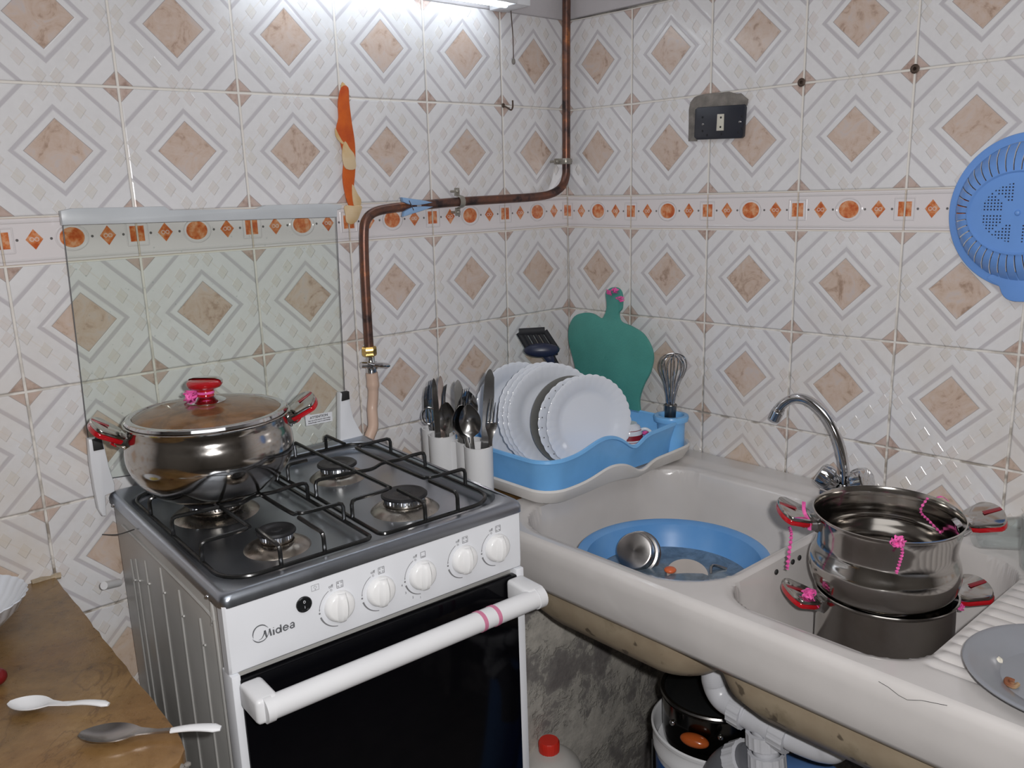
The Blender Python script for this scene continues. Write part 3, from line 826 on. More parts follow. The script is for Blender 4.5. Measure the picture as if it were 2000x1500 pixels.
kn = lidb.part('lid_knob', MB().lathe([(.0135, .029), (.0115, .034), (.0130, .040), (.0235, .0435), (.0265, .0480), (.0265, .0510), (.0245, .0535)] + [(.020, .0548), (0, .0552)], 48), M_RED, label='translucent red knob')
lidb.part('knob_flange', MB().lathe([(.0285, .0205), (.0290, .0222), (.0250, .0245), (.0190, .0255), (.0145, .0290), (.0130, .0300), (0, .0300)], 48), M_CHROME, parent=kn)
q = MB().lathe([(.0268, .0500), (.0272, .0520), (.0250, .0548), (.018, .0566), (0, .0570)], 48)
for v in q.v: v.z += .0003
lidb.part('knob_cap', MB().add([v for v in q.v], [f for f in q.f if max(q.v[i].x * .8 + q.v[i].y * .6 for i in f) > .002]), M_CHROME, parent=kn)
lidb.part('ribbon_loop', MB().lathe([(.0128, .0335), (.0134, .0350), (.0128, .0372)], 24), M_PINK, parent=kn)
rnd = random.Random(5)
def knot(mb, c, r, n=9, w=.0016, seed=1):
    rr = random.Random(seed)
    for i in range(n):
        P = [Vector(c) + Vector((rr.uniform(-1, 1), rr.uniform(-1, 1), rr.uniform(-.8, .8))) * r for _ in range(4)]
        mb.tube(catmull(P, 5, True), w, 5, closed=True, flat=.3)
    return mb
def curl(mb, pts, w=.0022, turns=7, seed=0):
    C = catmull(pts, 14); n = len(C)
    V = []; F = []
    for i, p in enumerate(C):
        t = (C[min(i + 1, n - 1)] - C[max(i - 1, 0)]).normalized(); u = t.orthogonal().normalized(); b = t.cross(u)
        a = turns * 2 * PI * i / n + seed; d = u * math.cos(a) + b * math.sin(a); e = t.cross(d)
        V += [p + d * w + e * .0002, p - d * w + e * .0002, p - d * w - e * .0002, p + d * w - e * .0002]
    for i in range(n - 1):
        k = i * 4
        for q in range(4): F.append([k + q, k + (q + 1) % 4, k + 4 + (q + 1) % 4, k + 4 + q])
    return mb.add(V, F)
KP = Vector((-RIGHT.x, -RIGHT.y, 0)) * .018
def lc(dx, dz, fw=0): # offset in thing space: dx along image right, dz up, fw towards the camera
    return Vector((RIGHT.x * dx - FWD.x * fw, RIGHT.y * dx - FWD.y * fw, dz))
lidb.part('pink_ribbon', knot(MB(), lc(-.021, .030, .004), .010, 12, .0017, 2), M_PINK, parent=kn)
single('stew', MB().lathe([(.1165, .076), (0, .0765)], 48).lathe([(.1165, .076), (.112, .052), (0, .052)], 48), M_STEW, 'orange brown stew seen through the lid of the cooker pot', 'stew', loc=(PC[0], PC[1], PZ))

# ---------------- sink ----------------
ZS = .756
def sdf(x, y, x0, x1, y0, y1, r):
    cx, cy = (x0 + x1) / 2, (y0 + y1) / 2; qx = abs(x - cx) - (x1 - x0) / 2 + r; qy = abs(y - cy) - (y1 - y0) / 2 + r
    return math.hypot(max(qx, 0), max(qy, 0)) + min(max(qx, qy), 0) - r
B1 = (-.545, -.098, -.783, -.365, .105); B2 = (-.535, -.125, -1.088, -.806, .07)
def sstep(a, b, x):
    t = max(0, min(1, (x - a) / (b - a))); return t * t * (3 - 2 * t)
def sinkz(x, y):
    z = ZS
    for B, dep in ((B1, .172), (B2, .172)):
        d = -sdf(x, y, *B)
        if d > -.016:
            # rounded lip, steep wall, rounded floor
            z -= .004 * sstep(-.016, 0, d)
            if d > 0: z -= (dep - .004) * (1 - (1 - min(1, d / .042)) ** 2.6)
            break
    # the raised ledge against the wall
    z += .006 * sstep(-.075, -.045, x) 
    if y < -1.092 and x < -.09:      # ribbed draining board
        e = min(sstep(-1.090, -1.104, y), sstep(-.522, -.508, x), sstep(-.09, -.105, x))
        ph = ((x + .51) / .0265) % 1.0
        z += e * (-.0075 + .0075 * (math.sin(PI * ph)) ** .55)
    return z
nx, ny = 160, 330
X0, X1, Y1s, Y0s = -.568, -.003, -.313, -1.62
V = []; F = []
xs = [X0 + (X1 - X0) * i / nx for i in range(nx + 1)]
def ymap(j):
    return Y1s + (Y0s - Y1s) * (j / ny)
ys = [ymap(j) for j in range(ny + 1)]
for y in ys:
    for x in xs: V.append((x, y, sinkz(x, y)))
n1 = nx + 1
for j in range(ny):
    for i in range(nx): F.append([j * n1 + i, j * n1 + i + 1, (j + 1) * n1 + i + 1, (j + 1) * n1 + i])
mb = MB().add(V, F)
# rounded front apron
lp = []
for j in range(0, ny + 1, 3):
    y = ys[j]; o = .002 * math.sin(y * 5)
    lp.append([Vector((x, y, z)) for x, z in ((-.568, ZS), (-.5735, ZS - .0015), (-.578, ZS - .0060), (-.5805, ZS - .013), (-.5805, ZS - .03), (-.577, ZS - .055), (-.574, .672), (-.568, .662), (-.556, .660), (-.546, .664), (-.546, .69))])
V = [p for l in lp for p in l]; m_ = len(lp[0]); F = []
for j in range(len(lp) - 1):
    for i in range(m_ - 1): F.append([j * m_ + i, j * m_ + i + 1, (j + 1) * m_ + i + 1, (j + 1) * m_ + i])
mb.add(V, F)
# left end and back edge
lp = [[Vector((x, y, z)) for x in xs[::8]] for y, z in ((Y1s, ZS), (Y1s + .004, ZS - .003), (Y1s + .004, .700), (Y1s - .02, .700))]
lp = [[Vector((p.x, p.y, p.z + (.006 * sstep(-.075, -.045, p.x) if z > .75 else 0))) for p in l] for l, z in zip(lp, (ZS, ZS, 0, 0))]
mb.loops(lp, closed=False)
sk = Thing('kitchen_sink', 'cream two-bowl sink slab with ribbed draining board, along the right wall', 'sink', (-.3, -.95, .56))
skb = sk.part('sink_top', mb, M_SINK, local=False, ang=60)
def under(x0, x1, y0, y1, zb, r, r2=None):
    L = []
    for i, z in ((0, .74), (0, .662), (.002, .64), (.010, .612), (.028, .590), (.055, .576), (.09, zb)):
        L.append(rrect(x0 + i, x1 - i, y0 + i, y1 - i, (r, r, r, r2 or r), 8, z))
    return MB().loops(L, False, True)
sk.part('bowl_underside', under(-.560, -.078, -.796, -.350, .569, .07, .115), M_UNDER, local=False, ang=50, label='stained beige underside of the left bowl')
sk.part('bowl_underside', under(-.558, -.100, -1.62, -.790, .567, .085), M_UNDER, local=False, ang=50, label='stained beige underside of the right bowl and board')
hl = MB()
for q in ((1519, 1118), (1551, 1098), (1564, 1090)):
    p_ = onpl(q, (0, -.8175, 0), (0, 1, 0)); 
    sk.part('overflow_hole', MB().sphere((p_.x, -.8155, p_.z), .0045, 10, 6, (1, .5, 1)), M_RUB, parent=skb, local=False)
gr = MB()
for a, b_ in (((1372, 891), (1535, 935)), ((1535, 935), (1600, 952))):
    A, B = onx(-.003, a, b_); gr.tube([A + (B - A) * (i / 14) + Vector((0, 0, random.uniform(-.0015, .0015))) for i in range(15)], .0030, 6)
sk.part('wall_seam', gr, M_PATCH, parent=skb, local=False, label='dirty grout seam against the wall')
ckp = [onx(-.5805, (1660, 1305))[0], onz(ZS + .0005, (1668, 1318))[0]]
cr = MB(); C_ = [onx(-.5808, q)[0] for q in ((1716, 1331), (1735, 1342), (1755, 1358), (1772, 1367), (1800, 1368), (1850, 1378))]
cr.tube(C_, .0003, 5)
sk.part('hairline_crack', cr, M_RUB, parent=skb, local=False)
# supporting wall bits under the sink
struct('trim_4', MB().box(-.10, -.004, -1.62, -1.56, 0, .56), M_CEM)

# pots in the right bowl
SC_ = (-.305, -.942)
low, _ = casserole('stockpot', 'lower steel pot with red handles in the sink bowl, under another pot', (SC_[0] + .006, SC_[1] - .004), .5845,
    [(0, 0), (.086, 0), (.096, .004), (.1055, .018), (.1085, .040), (.1080, .090), (.1070, .140)],
    [(.1110, .1440), (.1125, .1462), (.1115, .1475), (.1090, .1470), (.1050, .138), (.1060, .09), (.1065, .04), (.103, .018), (.088, .005), (0, .003)],
    (.241, -.222), .128, .106, tilt=.42, k=.90)
upp, _ = casserole('stacking_pot', 'upper open steel pot with red handles and pink ribbons, stacked in the sink', (SC_[0], SC_[1]), .7305,
    [(0, 0), (.092, 0)] + arcprof([(.095, .002), (.103, .006), (.1130, .018), (.1180, .036), (.1165, .052), (.1110, .066), (.1085, .078), (.1100, .095), (.1135, .112), (.1145, .120)], 6) + [(.1165, .1225)],
    [(.1170, .1240), (.1150, .1245), (.1125, .1200)] + arcprof([(.1115, .110), (.1082, .094), (.1068, .078), (.1092, .066), (.1145, .052), (.1160, .036), (.111, .019), (.094, .005)], 5) + [(0, .003)],
    (.209, -.25), .108, .113, tilt=.42, k=.895, lean=.045)
# ribbons on the pots
def atpx(px, c, fwd=0.0):
    """point under a pixel on the vertical plane through c that faces the camera"""
    n = Vector((FWD.x, FWD.y, 0)).normalized(); return onpl(px, Vector(c) - n * fwd, n)
pc = Vector((SC_[0], SC_[1], .85))
def pinkpart(t, mbx, nm='pink_ribbon'): return t.part(nm, mbx, M_PINK, local=False)
m1 = knot(MB(), atpx((1755, 1058), pc, .118), .0085, 12, .0015, 4); curl(m1, [atpx(q, pc, .121) for q in ((1752, 1052), (1762, 1075), (1757, 1098), (1750, 1120))], .0026, 6)
pinkpart(upp, m1)
m1 = curl(MB(), [atpx(q, pc, .005) for q in ((1541, 1030), (1545, 1045), (1541, 1080), (1537, 1112))], .0030, 6); pinkpart(upp, m1)
m1 = MB().tube(catmull([atpx(q, pc, .01) for q in ((1570, 980), (1571, 1000), (1580, 1018), (1581, 1035))], 5), .0032, 6, flat=.3); pinkpart(upp, m1)
m1 = curl(MB(), [atpx(q, pc, -.02) for q in ((1812, 972), (1798, 998), (1815, 1018), (1838, 1042))], .0022, 6, 1); pinkpart(upp, m1)
m1 = MB().tube(catmull([atpx(q, pc, -.095) for q in ((1830, 972), (1840, 970), (1852, 978))], 5), .0025, 6, flat=.3); pinkpart(upp, m1)
m1 = MB().tube([atpx(q, pc, .018) for q in ((1884, 1028), (1883, 1046))], .0034, 6, flat=.3); pinkpart(upp, m1)
m1 = knot(MB(), atpx((1580, 1158), pc, .018), .0085, 10, .0015, 8); m1.tube(catmull([atpx(q, pc, .022) for q in ((1580, 1158), (1590, 1172), (1598, 1186))], 5), .0028, 6, flat=.3); pinkpart(low, m1)
m1 = knot(MB(), atpx((1873, 1183), pc, .02), .006, 8, .0014, 9); pinkpart(low, m1)

# ---------------- blue wash tub in the left bowl ----------------
TC = (-.365, -.600)
tb = Thing('wash_tub', 'light blue round plastic tub standing in the left sink bowl', 'tub', (TC[0], TC[1], .5845))
tb.part('tub_shell', MB().lathe([(0, 0), (.105, 0), (.112, .004), (.150, .095), (.160, .112), (.1655, .1135), (.1665, .1105), (.1665, .117), (.160, .1175), (.1500, .112), (.146, .094), (.108, .006), (0, .005)], 72), M_TUB)
single('dish_water', MB().lathe([(0, .072), (.1370, .072), (.1365, .070), (0, .070)], 72), M_WATER, 'grey soapy water lying in the light blue tub', 'water', loc=(TC[0], TC[1], .5845))
sb = onz(.668, (1243, 1094))[0]
d_ = (-RIGHT * .42 - FWD * .80 + Vector((0, 0, .30))).normalized()
Mx = frame((0, 0, 0), d_.orthogonal(), d_); Mx.translation = sb + Vector((.02, .01, .004))
single('steel_bowl', MB().lathe([(0, .034), (.0300, .0345), (.0325, .0335), (.0338, .031), (.0345, .012), (.0385, .0105), (.0395, .001), (.0410, .0), (.0410, -.0015), (.038, -.001), (.0365, .009), (.033, .011), (.032, .030), (0, .031)], 56), M_STEEL2, 'small steel pan lying tilted in the water of the blue tub', 'pan', M=Mx)
pd = onz(.66, (1342, 1117))[0]; Mx = TR(pd.x, pd.y, .651, rx=.25, ry=-.25)
t = Thing('soaking_dish', 'cream dish with orange edge half under water in the tub', 'dish', M=Mx)
t.part('dish', MB().lathe([(0, 0), (.030, .002), (.036, .006), (.036, .008), (.028, .005), (0, .004)], 40), mat('greyish_cream_melamine', (.42, .38, .35), .3))
oe = onz(.662, (1309, 1113))[0]; t.part('orange_edge', MB().sphere(tuple(oe), .011, 16, 10, (1, 1, .5)), mat('orange_plastic', (.62, .13, .04), .35), local=False)
pd = onz(.655, (1388, 1122))[0]
single('soaking_spoon', MB().tube(catmull([pd, pd + Vector((.02, .01, .008)), pd + Vector((.035, -.01, .002))], 5), .003, 8), M_DULLST, 'steel spoon end poking out of the dish water in the tub', 'spoon', loc=tuple(pd), local=False)

# ---------------- tap ----------------
tp_ = Thing('tap', 'chrome swan-neck tap with two handles behind the pots at the wall', 'tap', (-.085, -.765, .762))
FX = -.085
base = onx(FX, (1650, 942))[0]
path = [onx(FX, q)[0] for q in ((1650, 945), (1649, 915), (1641, 872), (1625, 832), (1604, 802), (1577, 781), (1551, 778), (1530, 790), (1519, 806))]
tp_.part('spout', MB().tube(catmull(path, 6), .0088, 16), M_CHROME, local=False)
A, B = onx(FX, (1524, 797), (1513, 819))
tp_.part('aerator', MB().tube([A, A + (B - A) * .25, A + (B - A) * .3, B], [.0098, .0102, .0112, .0106], 20), M_CHROME, local=False)
tp_.part('collar', MB().lathe([(.011, -.006), (.0135, 0), (.0145, .008), (.011, .014)], 24, M=TR(*(base - Vector((0, 0, .016))))), M_CHROME, local=False)
vb = base - Vector((0, 0, .030))
tp_.part('valve_body', MB().tube([vb + Vector((0, .040, .006)), vb + Vector((0, -.040, .006))], .0135, 20).lathe([(.022, 0), (.022, .006), (.015, .012), (.013, .03)], 28, M=TR(vb.x, vb.y, .761)), M_CHROME, local=False)
def tap_handle(px, d):
    c = onx(FX - .012, px)[0]; d = Vector(d).normalized(); M = frame((0, 0, 0), d.orthogonal(), d); M.translation = c
    def fl(r, z, a, j): return (r * (1 - .07 * max(0, math.cos(6 * a)) ** 2), z)
    tp_.part('tap_handle', MB().lathe([(.010, -.026), (.014, -.022), (.016, -.014), (.0215, -.010), (.0225, 0), (.0205, .010), (.017, .012), (0, .0125)], 72, M=M, mod=fl), M_CHROME, local=False)
tap_handle((1611, 930), (-.25, .72, .45)); tap_handle((1684, 938), (-.15, -.85, .42))

# ---------------- marble worktops ----------------
def slab(name, poly, z0, z1, label, rough=True):
    rr = random.Random(2); P = []
    for i, (a, b_) in enumerate(zip(poly, poly[1:] + poly[:1])):
        n = max(1, int(math.hypot(b_[0] - a[0], b_[1] - a[1]) / .02))
        for k in range(n): P.append((a[0] + (b_[0] - a[0]) * k / n + (rr.uniform(-.0012, .0012) if k else 0), a[1] + (b_[1] - a[1]) * k / n + (rr.uniform(-.0012, .0012) if k else 0)))
    return single(name, MB().prism(P, z0, z1, bev=.002), M_MARB, label, 'worktop', loc=(sum(p[0] for p in poly) / len(poly), sum(p[1] for p in poly) / len(poly), z0), local=False)
slab('marble_worktop', [(-1.197, -.002), (-2.2, -.002), (-2.2, -.625), (-1.262, -.625), (-1.240, -.618), (-1.226, -.600), (-1.2185, -.560)], .712, .742, 'brown marble worktop left of the cooker, holding the bowl and spoons')
slab('marble_shelf', [(-.612, -.002), (-.002, -.002), (-.002, -.306), (-.575, -.309), (-.600, -.300)], .712, .742, 'small brown marble slab between cooker and sink, under the dish rack')
ch = MB(); rr = random.Random(11)
for i in range(14):
    a = rr.random(); p0 = Vector((-1.225 - .03 * a, -.603 - .018 * a - rr.uniform(0, .004), .722 + rr.uniform(-.008, .012)))
    ch.sphere(tuple(p0), rr.uniform(.004, .008), 7, 5, (1, 1, .6))
single('broken_corner_mortar', ch, M_PATCH, 'crumbling grey mortar at the broken front corner of the left worktop', 'mortar', loc=(-1.24, -.615, .712), local=False, kind='stuff')
mt = MB()
for a, b_ in (((62, 1139), (100, 1131)), ((100, 1131), (118, 1124))):
    A, B = ony(-.004, a, b_); mt.tube([A, A * .5 + B * .5 + Vector((0, 0, .002)), B], .0055, 7)
single('mortar_bead', mt, mat('old_cream_mortar', (.42, .34, .24), .9, var=.3, vscale=60, bmp=.002), 'cream mortar bead where the left worktop meets the tiles', 'mortar', loc=tuple(ony(-.004, (100, 1131))[0]), local=False)
# ---------------- dish rack ----------------
XA, XB, YA, YB = -.462, -.030, -.388, -.070
def wave(x, y, amp):
    """rim rises and dips along the long sides"""
    u = (x - XA) / (XB - XA)
    f = sstep(-.33, -.38, y) if y < -.2 else sstep(-.12, -.08, y)
    return f * amp * (1.15 * math.exp(-((u - .37) / .13) ** 2) - 1.2 * math.exp(-((u - .575) / .07) ** 2) + .35 * sstep(.7, 1, u))
def bowlshape(x0, x1, y0, y1, spec, amp, r=.05, n=22):
    """spec: list of (inset, z, waveweight)"""
    L = []
    for i, z, k in spec:
        l = []
        base = rrect(x0 + i, x1 - i, y0 + i, y1 - i, max(.012, r - i * .6), 10, z)
        # subdivide the straight sides so that the wave shows
        out = []
        for a, b_ in zip(base, base[1:] + base[:1]):
            m = max(1, int((b_ - a).length / .012))
            for q in range(m): out.append(a + (b_ - a) * (q / m))
        L.append(out)
    m = min(len(l) for l in L); res = []
    for (i, z, k), l in zip(spec, L):
        # resample to the same count
        tot = [0]
        for a, b_ in zip(l, l[1:] + l[:1]): tot.append(tot[-1] + (b_ - a).length)
        R_ = []; N = 150; j = 0
        for q in range(N):
            d = tot[-1] * q / N
            while tot[j + 1] < d: j += 1
            a, b_ = l[j], l[(j + 1) % len(l)]; f = (d - tot[j]) / max(1e-9, tot[j + 1] - tot[j]); p = a + (b_ - a) * f
            R_.append(Vector((p.x, p.y, p.z + k * wave(p.x, p.y, amp))))
        res.append(R_)
    return res
ty = Thing('drip_tray', 'white plastic drip tray with wavy rim under the blue dish rack', 'tray', (-.25, -.23, .757))
ty.part('tray_shell', MB().loops(bowlshape(XA - .016, XB + .006, YA - .020, YB + .014, [(.045, .760, 0), (.022, .762, .1), (.012, .7725, .5), (.007, .7890, .9), (.003, .7905, 1), (0, .787, 1), (.002, .7780, .8), (.012, .7625, .3), (.032, .7575, 0)], .013), True, True), M_TRAYW, local=False)
rk = Thing('dish_rack', 'light blue plastic dish rack full of plates, in the corner beside the sink', 'dish rack', (-.25, -.23, .764))
rk.part('rack_shell', MB().loops(bowlshape(XA, XB - .010, YA, YB, [(.03, .7695, 0), (.020, .770, 0), (.016, .776, 0), (.010, .815, .5), (.006, .834, 1), (.006, .838, 1), (.003, .8405, 1), (.000, .8395, 1), (-.001, .834, 1), (.003, .832, 1), (.006, .822, .9), (.012, .800, .4), (.016, .768, 0), (.03, .7655, 0)], .016), True, True), M_BLUE, local=False)
hx, hy = -.058, -.357
rk.part('utensil_cup', MB().lathe([(0, .770), (.023, .772), (.026, .842), (.026, .848), (.0275, .850), (.036, .8495), (.0375, .846), (.036, .838), (.029, .836), (.028, .768), (0, .768)], 40, M=TR(hx, hy, 0)), M_BLUE, local=False)
for a in range(9):      # plate fins standing in the rack floor
    y = -.345 + a * .030
    if a in (2, 5): continue
    rk.part('plate_divider', MB().box(-.30, -.17, y - .0012, y + .0012, .769, .7745, bev=.001), M_BLUE, local=False)

def plate_mb(R=.1, n=216, flutes=36, depth=.016, scallop=.020):
    def mod(r, z, a, j):
        k = (r / R - .72) / .28
        if k <= 0: return (r, z)
        s_ = abs(math.sin(flutes / 2 * a))
        return (r * (1 + scallop * (s_ - .6) * k * k), z + .0006 * (s_ - .5) * min(1, 3 * k) )
    p = [(0, 0), (.56, .0), (.62, .012), (.68, .04), (.74, .075), (.82, .105), (.93, .14), (.995, .160), (1.0, .173), (.985, .180), (.92, .164), (.82, .132), (.74, .098), (.68, .062), (.62, .034), (.55, .022), (0, .02)]
    return MB().lathe([(a * R, b_ * R * (depth / .0165)) for a, b_ in p], n, mod=mod)
def face_frame(c, yaw, lean):
    """plate frame: local z (its face) points along -y, turned by yaw, leaning back by lean"""
    n = Vector((math.sin(yaw) * math.cos(lean), -math.cos(yaw) * math.cos(lean), math.sin(lean)))
    return frame(c, Vector((math.cos(yaw), math.sin(yaw), 0)), n)
def PC3(x, y, k=0, z=.872):
    p = onz(z, (x, y))[0]; return (p.x - .001 * k, p.y + .0135 * k, z)
PLS = [('hindmost scalloped white plate in the blue rack, behind the stack of three', PC3(1006, 797), .100, -.28, .10),
       ('scalloped white plate, rear of the stack of three in the rack', PC3(1076, 810, 2, .876), .105, -.30, .16),
       ('scalloped white plate, middle of the stack of three in the rack', PC3(1076, 810, 1, .876), .105, -.30, .16),
       ('scalloped white plate, front of the stack of three in the rack, its well showing', PC3(1076, 810, 0, .876), .105, -.30, .16),
       ('frontmost scalloped white plate in the blue rack, nearest the sink', PC3(1144, 824), .0955, -.30, .15)]
pm_ = plate_mb(); first = None
for lbl, c, R, yaw, lean in PLS:
    M = face_frame(c, yaw, lean) @ Matrix.Diagonal((R / .1, R / .1, R / .1, 1))
    if first is None:
        first = single('plate', pm_, M_PLATE, lbl, 'plate', M=M, group='scalloped white plates in the dish rack'); 
    else:
        o = first.copy(); COL.objects.link(o); o.matrix_world = M; o['label'] = lbl
single('steel_plate', MB().lathe([(0, 0), (.060, 0), (.078, .010), (.088, .014), (.090, .016), (.087, .0165), (.076, .013), (.058, .003), (0, .003)], 64), mat('grey_enamelled_steel', (.20, .20, .19), .25, metal=.3), 'grey steel plate between the stacked and the frontmost white plates', 'plate', M=face_frame(PC3(1108, 820), -.30, .15))
pp = Thing('patterned_plate', 'white plate with small grey dots, just behind the frontmost plate', 'plate', M=face_frame(PC3(1124, 823), -.30, .15))
ppb = pp.part('plate_body', plate_mb(.091, flutes=30), M_PLATE)
for i in range(26):
    a = 2 * PI * i / 26; pp.part('printed_dot', MB().sphere((.083 * math.cos(a), .083 * math.sin(a), .0160), .0014, 8, 4, (1, 1, .4)), M_INK, parent=ppb)
# small cup upside down, with its ribbon, on a dark ribbed glass dish
cc = onz(.806, (1229, 858))[0]
cu = Thing('coffee_cup', 'small white cup with dark red stripes, upside down at the right of the rack', 'cup', (cc.x, cc.y, .7935), rz=-.9)
cb = cu.part('cup_body', MB().lathe([(.0300, 0), (.0305, .003), (.0285, .018), (.0265, .033), (.022, .043), (.017, .046), (.016, .049), (0, .0485)], 48).lathe([(.0300, 0), (.0285, .001), (.0265, .018), (.020, .042), (0, .045)], 48), M_PLATE)
cu.part('red_stripe', MB().lathe([(.0290, .0160), (.0280, .0240), (.0277, .0262)], 48), M_DRED, parent=cb)
for z in (.0115, .0305, .0355): cu.part('thin_stripe', MB().lathe([(.03085 - (z * .125) - (.0006 if z > .03 else 0), z), (.03075 - (z * .125) - (.0009 if z > .03 else 0), z + .0013)], 48), M_DRED, parent=cb)
cu.part('cup_handle', MB().tube(catmull([(.027, 0, .012), (.038, 0, .010), (.046, 0, .018), (.044, 0, .030), (.034, 0, .036), (.025, 0, .034)], 6), .0035, 10), M_PLATE, parent=cb)
kp = onz(.812, (1262, 846))[0]
cu.part('pink_ribbon', knot(MB(), kp, .009, 9, .0015, 21), M_PINK, parent=cb, local=False)
def ribm(r, z, a, j): return (r * (1 + .02 * math.cos(24 * a)), z)
single('ribbed_glass', MB().lathe([(0, 0), (.024, 0), (.032, .010), (.034, .021), (.032, .021), (.030, .010), (.022, .003), (0, .003)], 96, mod=ribm), M_DARKST, 'dark ribbed glass dish under the striped cup in the rack', 'dish', loc=(cc.x - .004, cc.y - .004, .7715))

# ---------------- cutting board ----------------
BX = -.045
bo = [(1183, 574), (1187, 566), (1197, 561), (1208, 564), (1214, 576), (1214, 602), (1208, 612), (1212, 628), (1232, 637), (1255, 652), (1270, 676), (1275, 700), (1269, 728), (1257, 752), (1248, 780), (1246, 815), (1205, 815), (1160, 790), (1132, 745), (1119, 700), (1111, 668), (1111, 640), (1122, 618), (1140, 611), (1158, 613), (1174, 622), (1182, 612), (1185, 596)]
bp = [onx(BX, q)[0] for q in bo]
P2 = [(p.x, p.y) for p in catmull([(-q.y, q.z, 0) for q in bp], 4, True)]
FB = Matrix(((0, 0, -1, 0), (-1, 0, 0, 0), (0, 1, 0, 0), (0, 0, 0, 1)))       # local x = -y world, y = up, z = -x world
bd = Thing('cutting_board', 'green leaf-shaped cutting board leaning on the right wall behind the plates', 'cutting board', (BX, -.2, .78))
bd.part('board', MB().prism(P2, -BX - .006, -BX + .001, bev=.0012), M_GREEN, F=FB)
cb0 = onx(BX - .0015, (1184, 700))[0]
bd.part('moulded_ring', MB().tube([cb0 + Vector((0, .005 * math.cos(a), .005 * math.sin(a))) for a in [i * PI / 10 for i in range(20)]], .0006, 5, closed=True), M_GREEN, local=False)
kq = [onx(BX - .008, q)[0] for q in ((1190, 572), (1200, 568), (1211, 584))]
mk = MB(); 
for i, q in enumerate(kq): knot(mk, q, .007, 7, .0014, 30 + i)
bd.part('pink_ribbon', mk, M_PINK, local=False)

# ---------------- whisk ----------------
WX = -.058
w0 = onx(WX, (1309, 812))[0]; w1 = onx(WX, (1316, 690))[0]
ax = (w1 - w0).normalized(); Lw = (w1 - w0).length
WM = frame(w0, ax.orthogonal(), ax)
wk = Thing('whisk', 'steel balloon whisk standing upright in the right corner of the rack', 'whisk', M=WM)
wk.part('handle', MB().lathe([(0, -.040), (.0105, -.038), (.0120, .0), (.0128, .022), (.0134, .024), (.0126, .026), (0, .026)], 32), M_DARKST)
for i in range(6):
    a = PI * i / 6; wv = Lw - .0; rW = .0285 if i % 2 else .025
    P = []
    for k in range(25):
        s_ = k / 24 * 2 - 1; h = 1 - abs(s_) ** 3.0 ; rr_ = rW * math.copysign(abs(math.sin(PI * min(1, abs(s_)) ** .0 if 0 else (1 - abs(s_) ** 1.0) * PI * .62)), s_) 
        # teardrop loop
        tt = k / 24 * PI; r_ = math.cos(tt) * rW * (math.sin(tt) ** .75) * 1.5 ; z_ = .022 + (wv - .022) * math.sin(tt) ** .8
        r_ = -rW * math.sin(2 * tt) * 1.0 if True else r_
        P.append((r_ * math.cos(a) + .006 * math.cos(tt) * math.cos(a) * (1 - math.sin(tt)), r_ * math.sin(a) + .006 * math.cos(tt) * math.sin(a) * (1 - math.sin(tt)), z_))
    P = []
    for s_ in (-1, 1):
        q = [(.007, .020), (.0095, .045), (.016, .075), (.024 * rW / .026, .100), (rW, .118)]
        for r_, f in q: P.append((s_, r_, f / .142 * Lw))
    left = [(-r_, z) for s_, r_, z in P[:5]]; right = [(r_, z) for s_, r_, z in P[5:]][::-1]
    topz = Lw * (1.0 - .02 * (i % 3)); pts = left + [(-rW * .72, topz * .955), (0, topz), (rW * .72, topz * .955)] + right
    wk.part('wire_loop', MB().tube(catmull([(r_ * math.cos(a), r_ * math.sin(a), z) for r_, z in pts], 5), .0013, 8), M_CHROME)

# ---------------- black spatulas behind the plates ----------------
def plate_strip(sec, n=9):
    """closed strip along local x: sec = (x, z, halfwidth, cup, thickness)"""
    lp = []
    for x, z, hw, cup, th in sec:
        top = []; bot = []
        for k in range(n):
            u = -1 + 2 * k / (n - 1); zz = z - cup * (1 - u * u)
            top.append(Vector((x, u * hw, zz + th / 2))); bot.append(Vector((x, u * hw, zz - th / 2)))
        lp.append(top + bot[::-1])
    return MB().loops(lp, True, True)
SPp = Vector((-.17, -.085, 1.0))
def onn(px, pt): 
    n = Vector((FWD.x, FWD.y, 0)).normalized(); return onpl(px, pt, n)
A = onn((1084, 715), SPp); B = onn((1040, 645), SPp)
FN = Vector((FWD.x, FWD.y, 0)).normalized() * -1
rV = Vector((RIGHT.x, RIGHT.y, 0)).normalized()
def poly_on(pts, pt): return [(((p := onn(q, pt)) - pt).dot(rV), (p - pt).z) for q in pts]
FSp = Matrix((rV, Vector((0, 0, 1)), FN)).transposed().to_4x4(); FSp.translation = SPp
t = Thing('slotted_turner', 'black nylon slotted turner standing behind the plates near the corner', 'turner', M=FSp)
ou = [(1009, 650), (1018, 643), (1045, 640), (1064, 641), (1068, 646), (1083, 672), (1096, 690), (1088, 700), (1060, 690), (1030, 682)]
ol = [(x, y) for x, y in [(1010, 651), (1017, 643), (1042, 640), (1062, 641), (1070, 650), (1080, 668), (1086, 680)]]
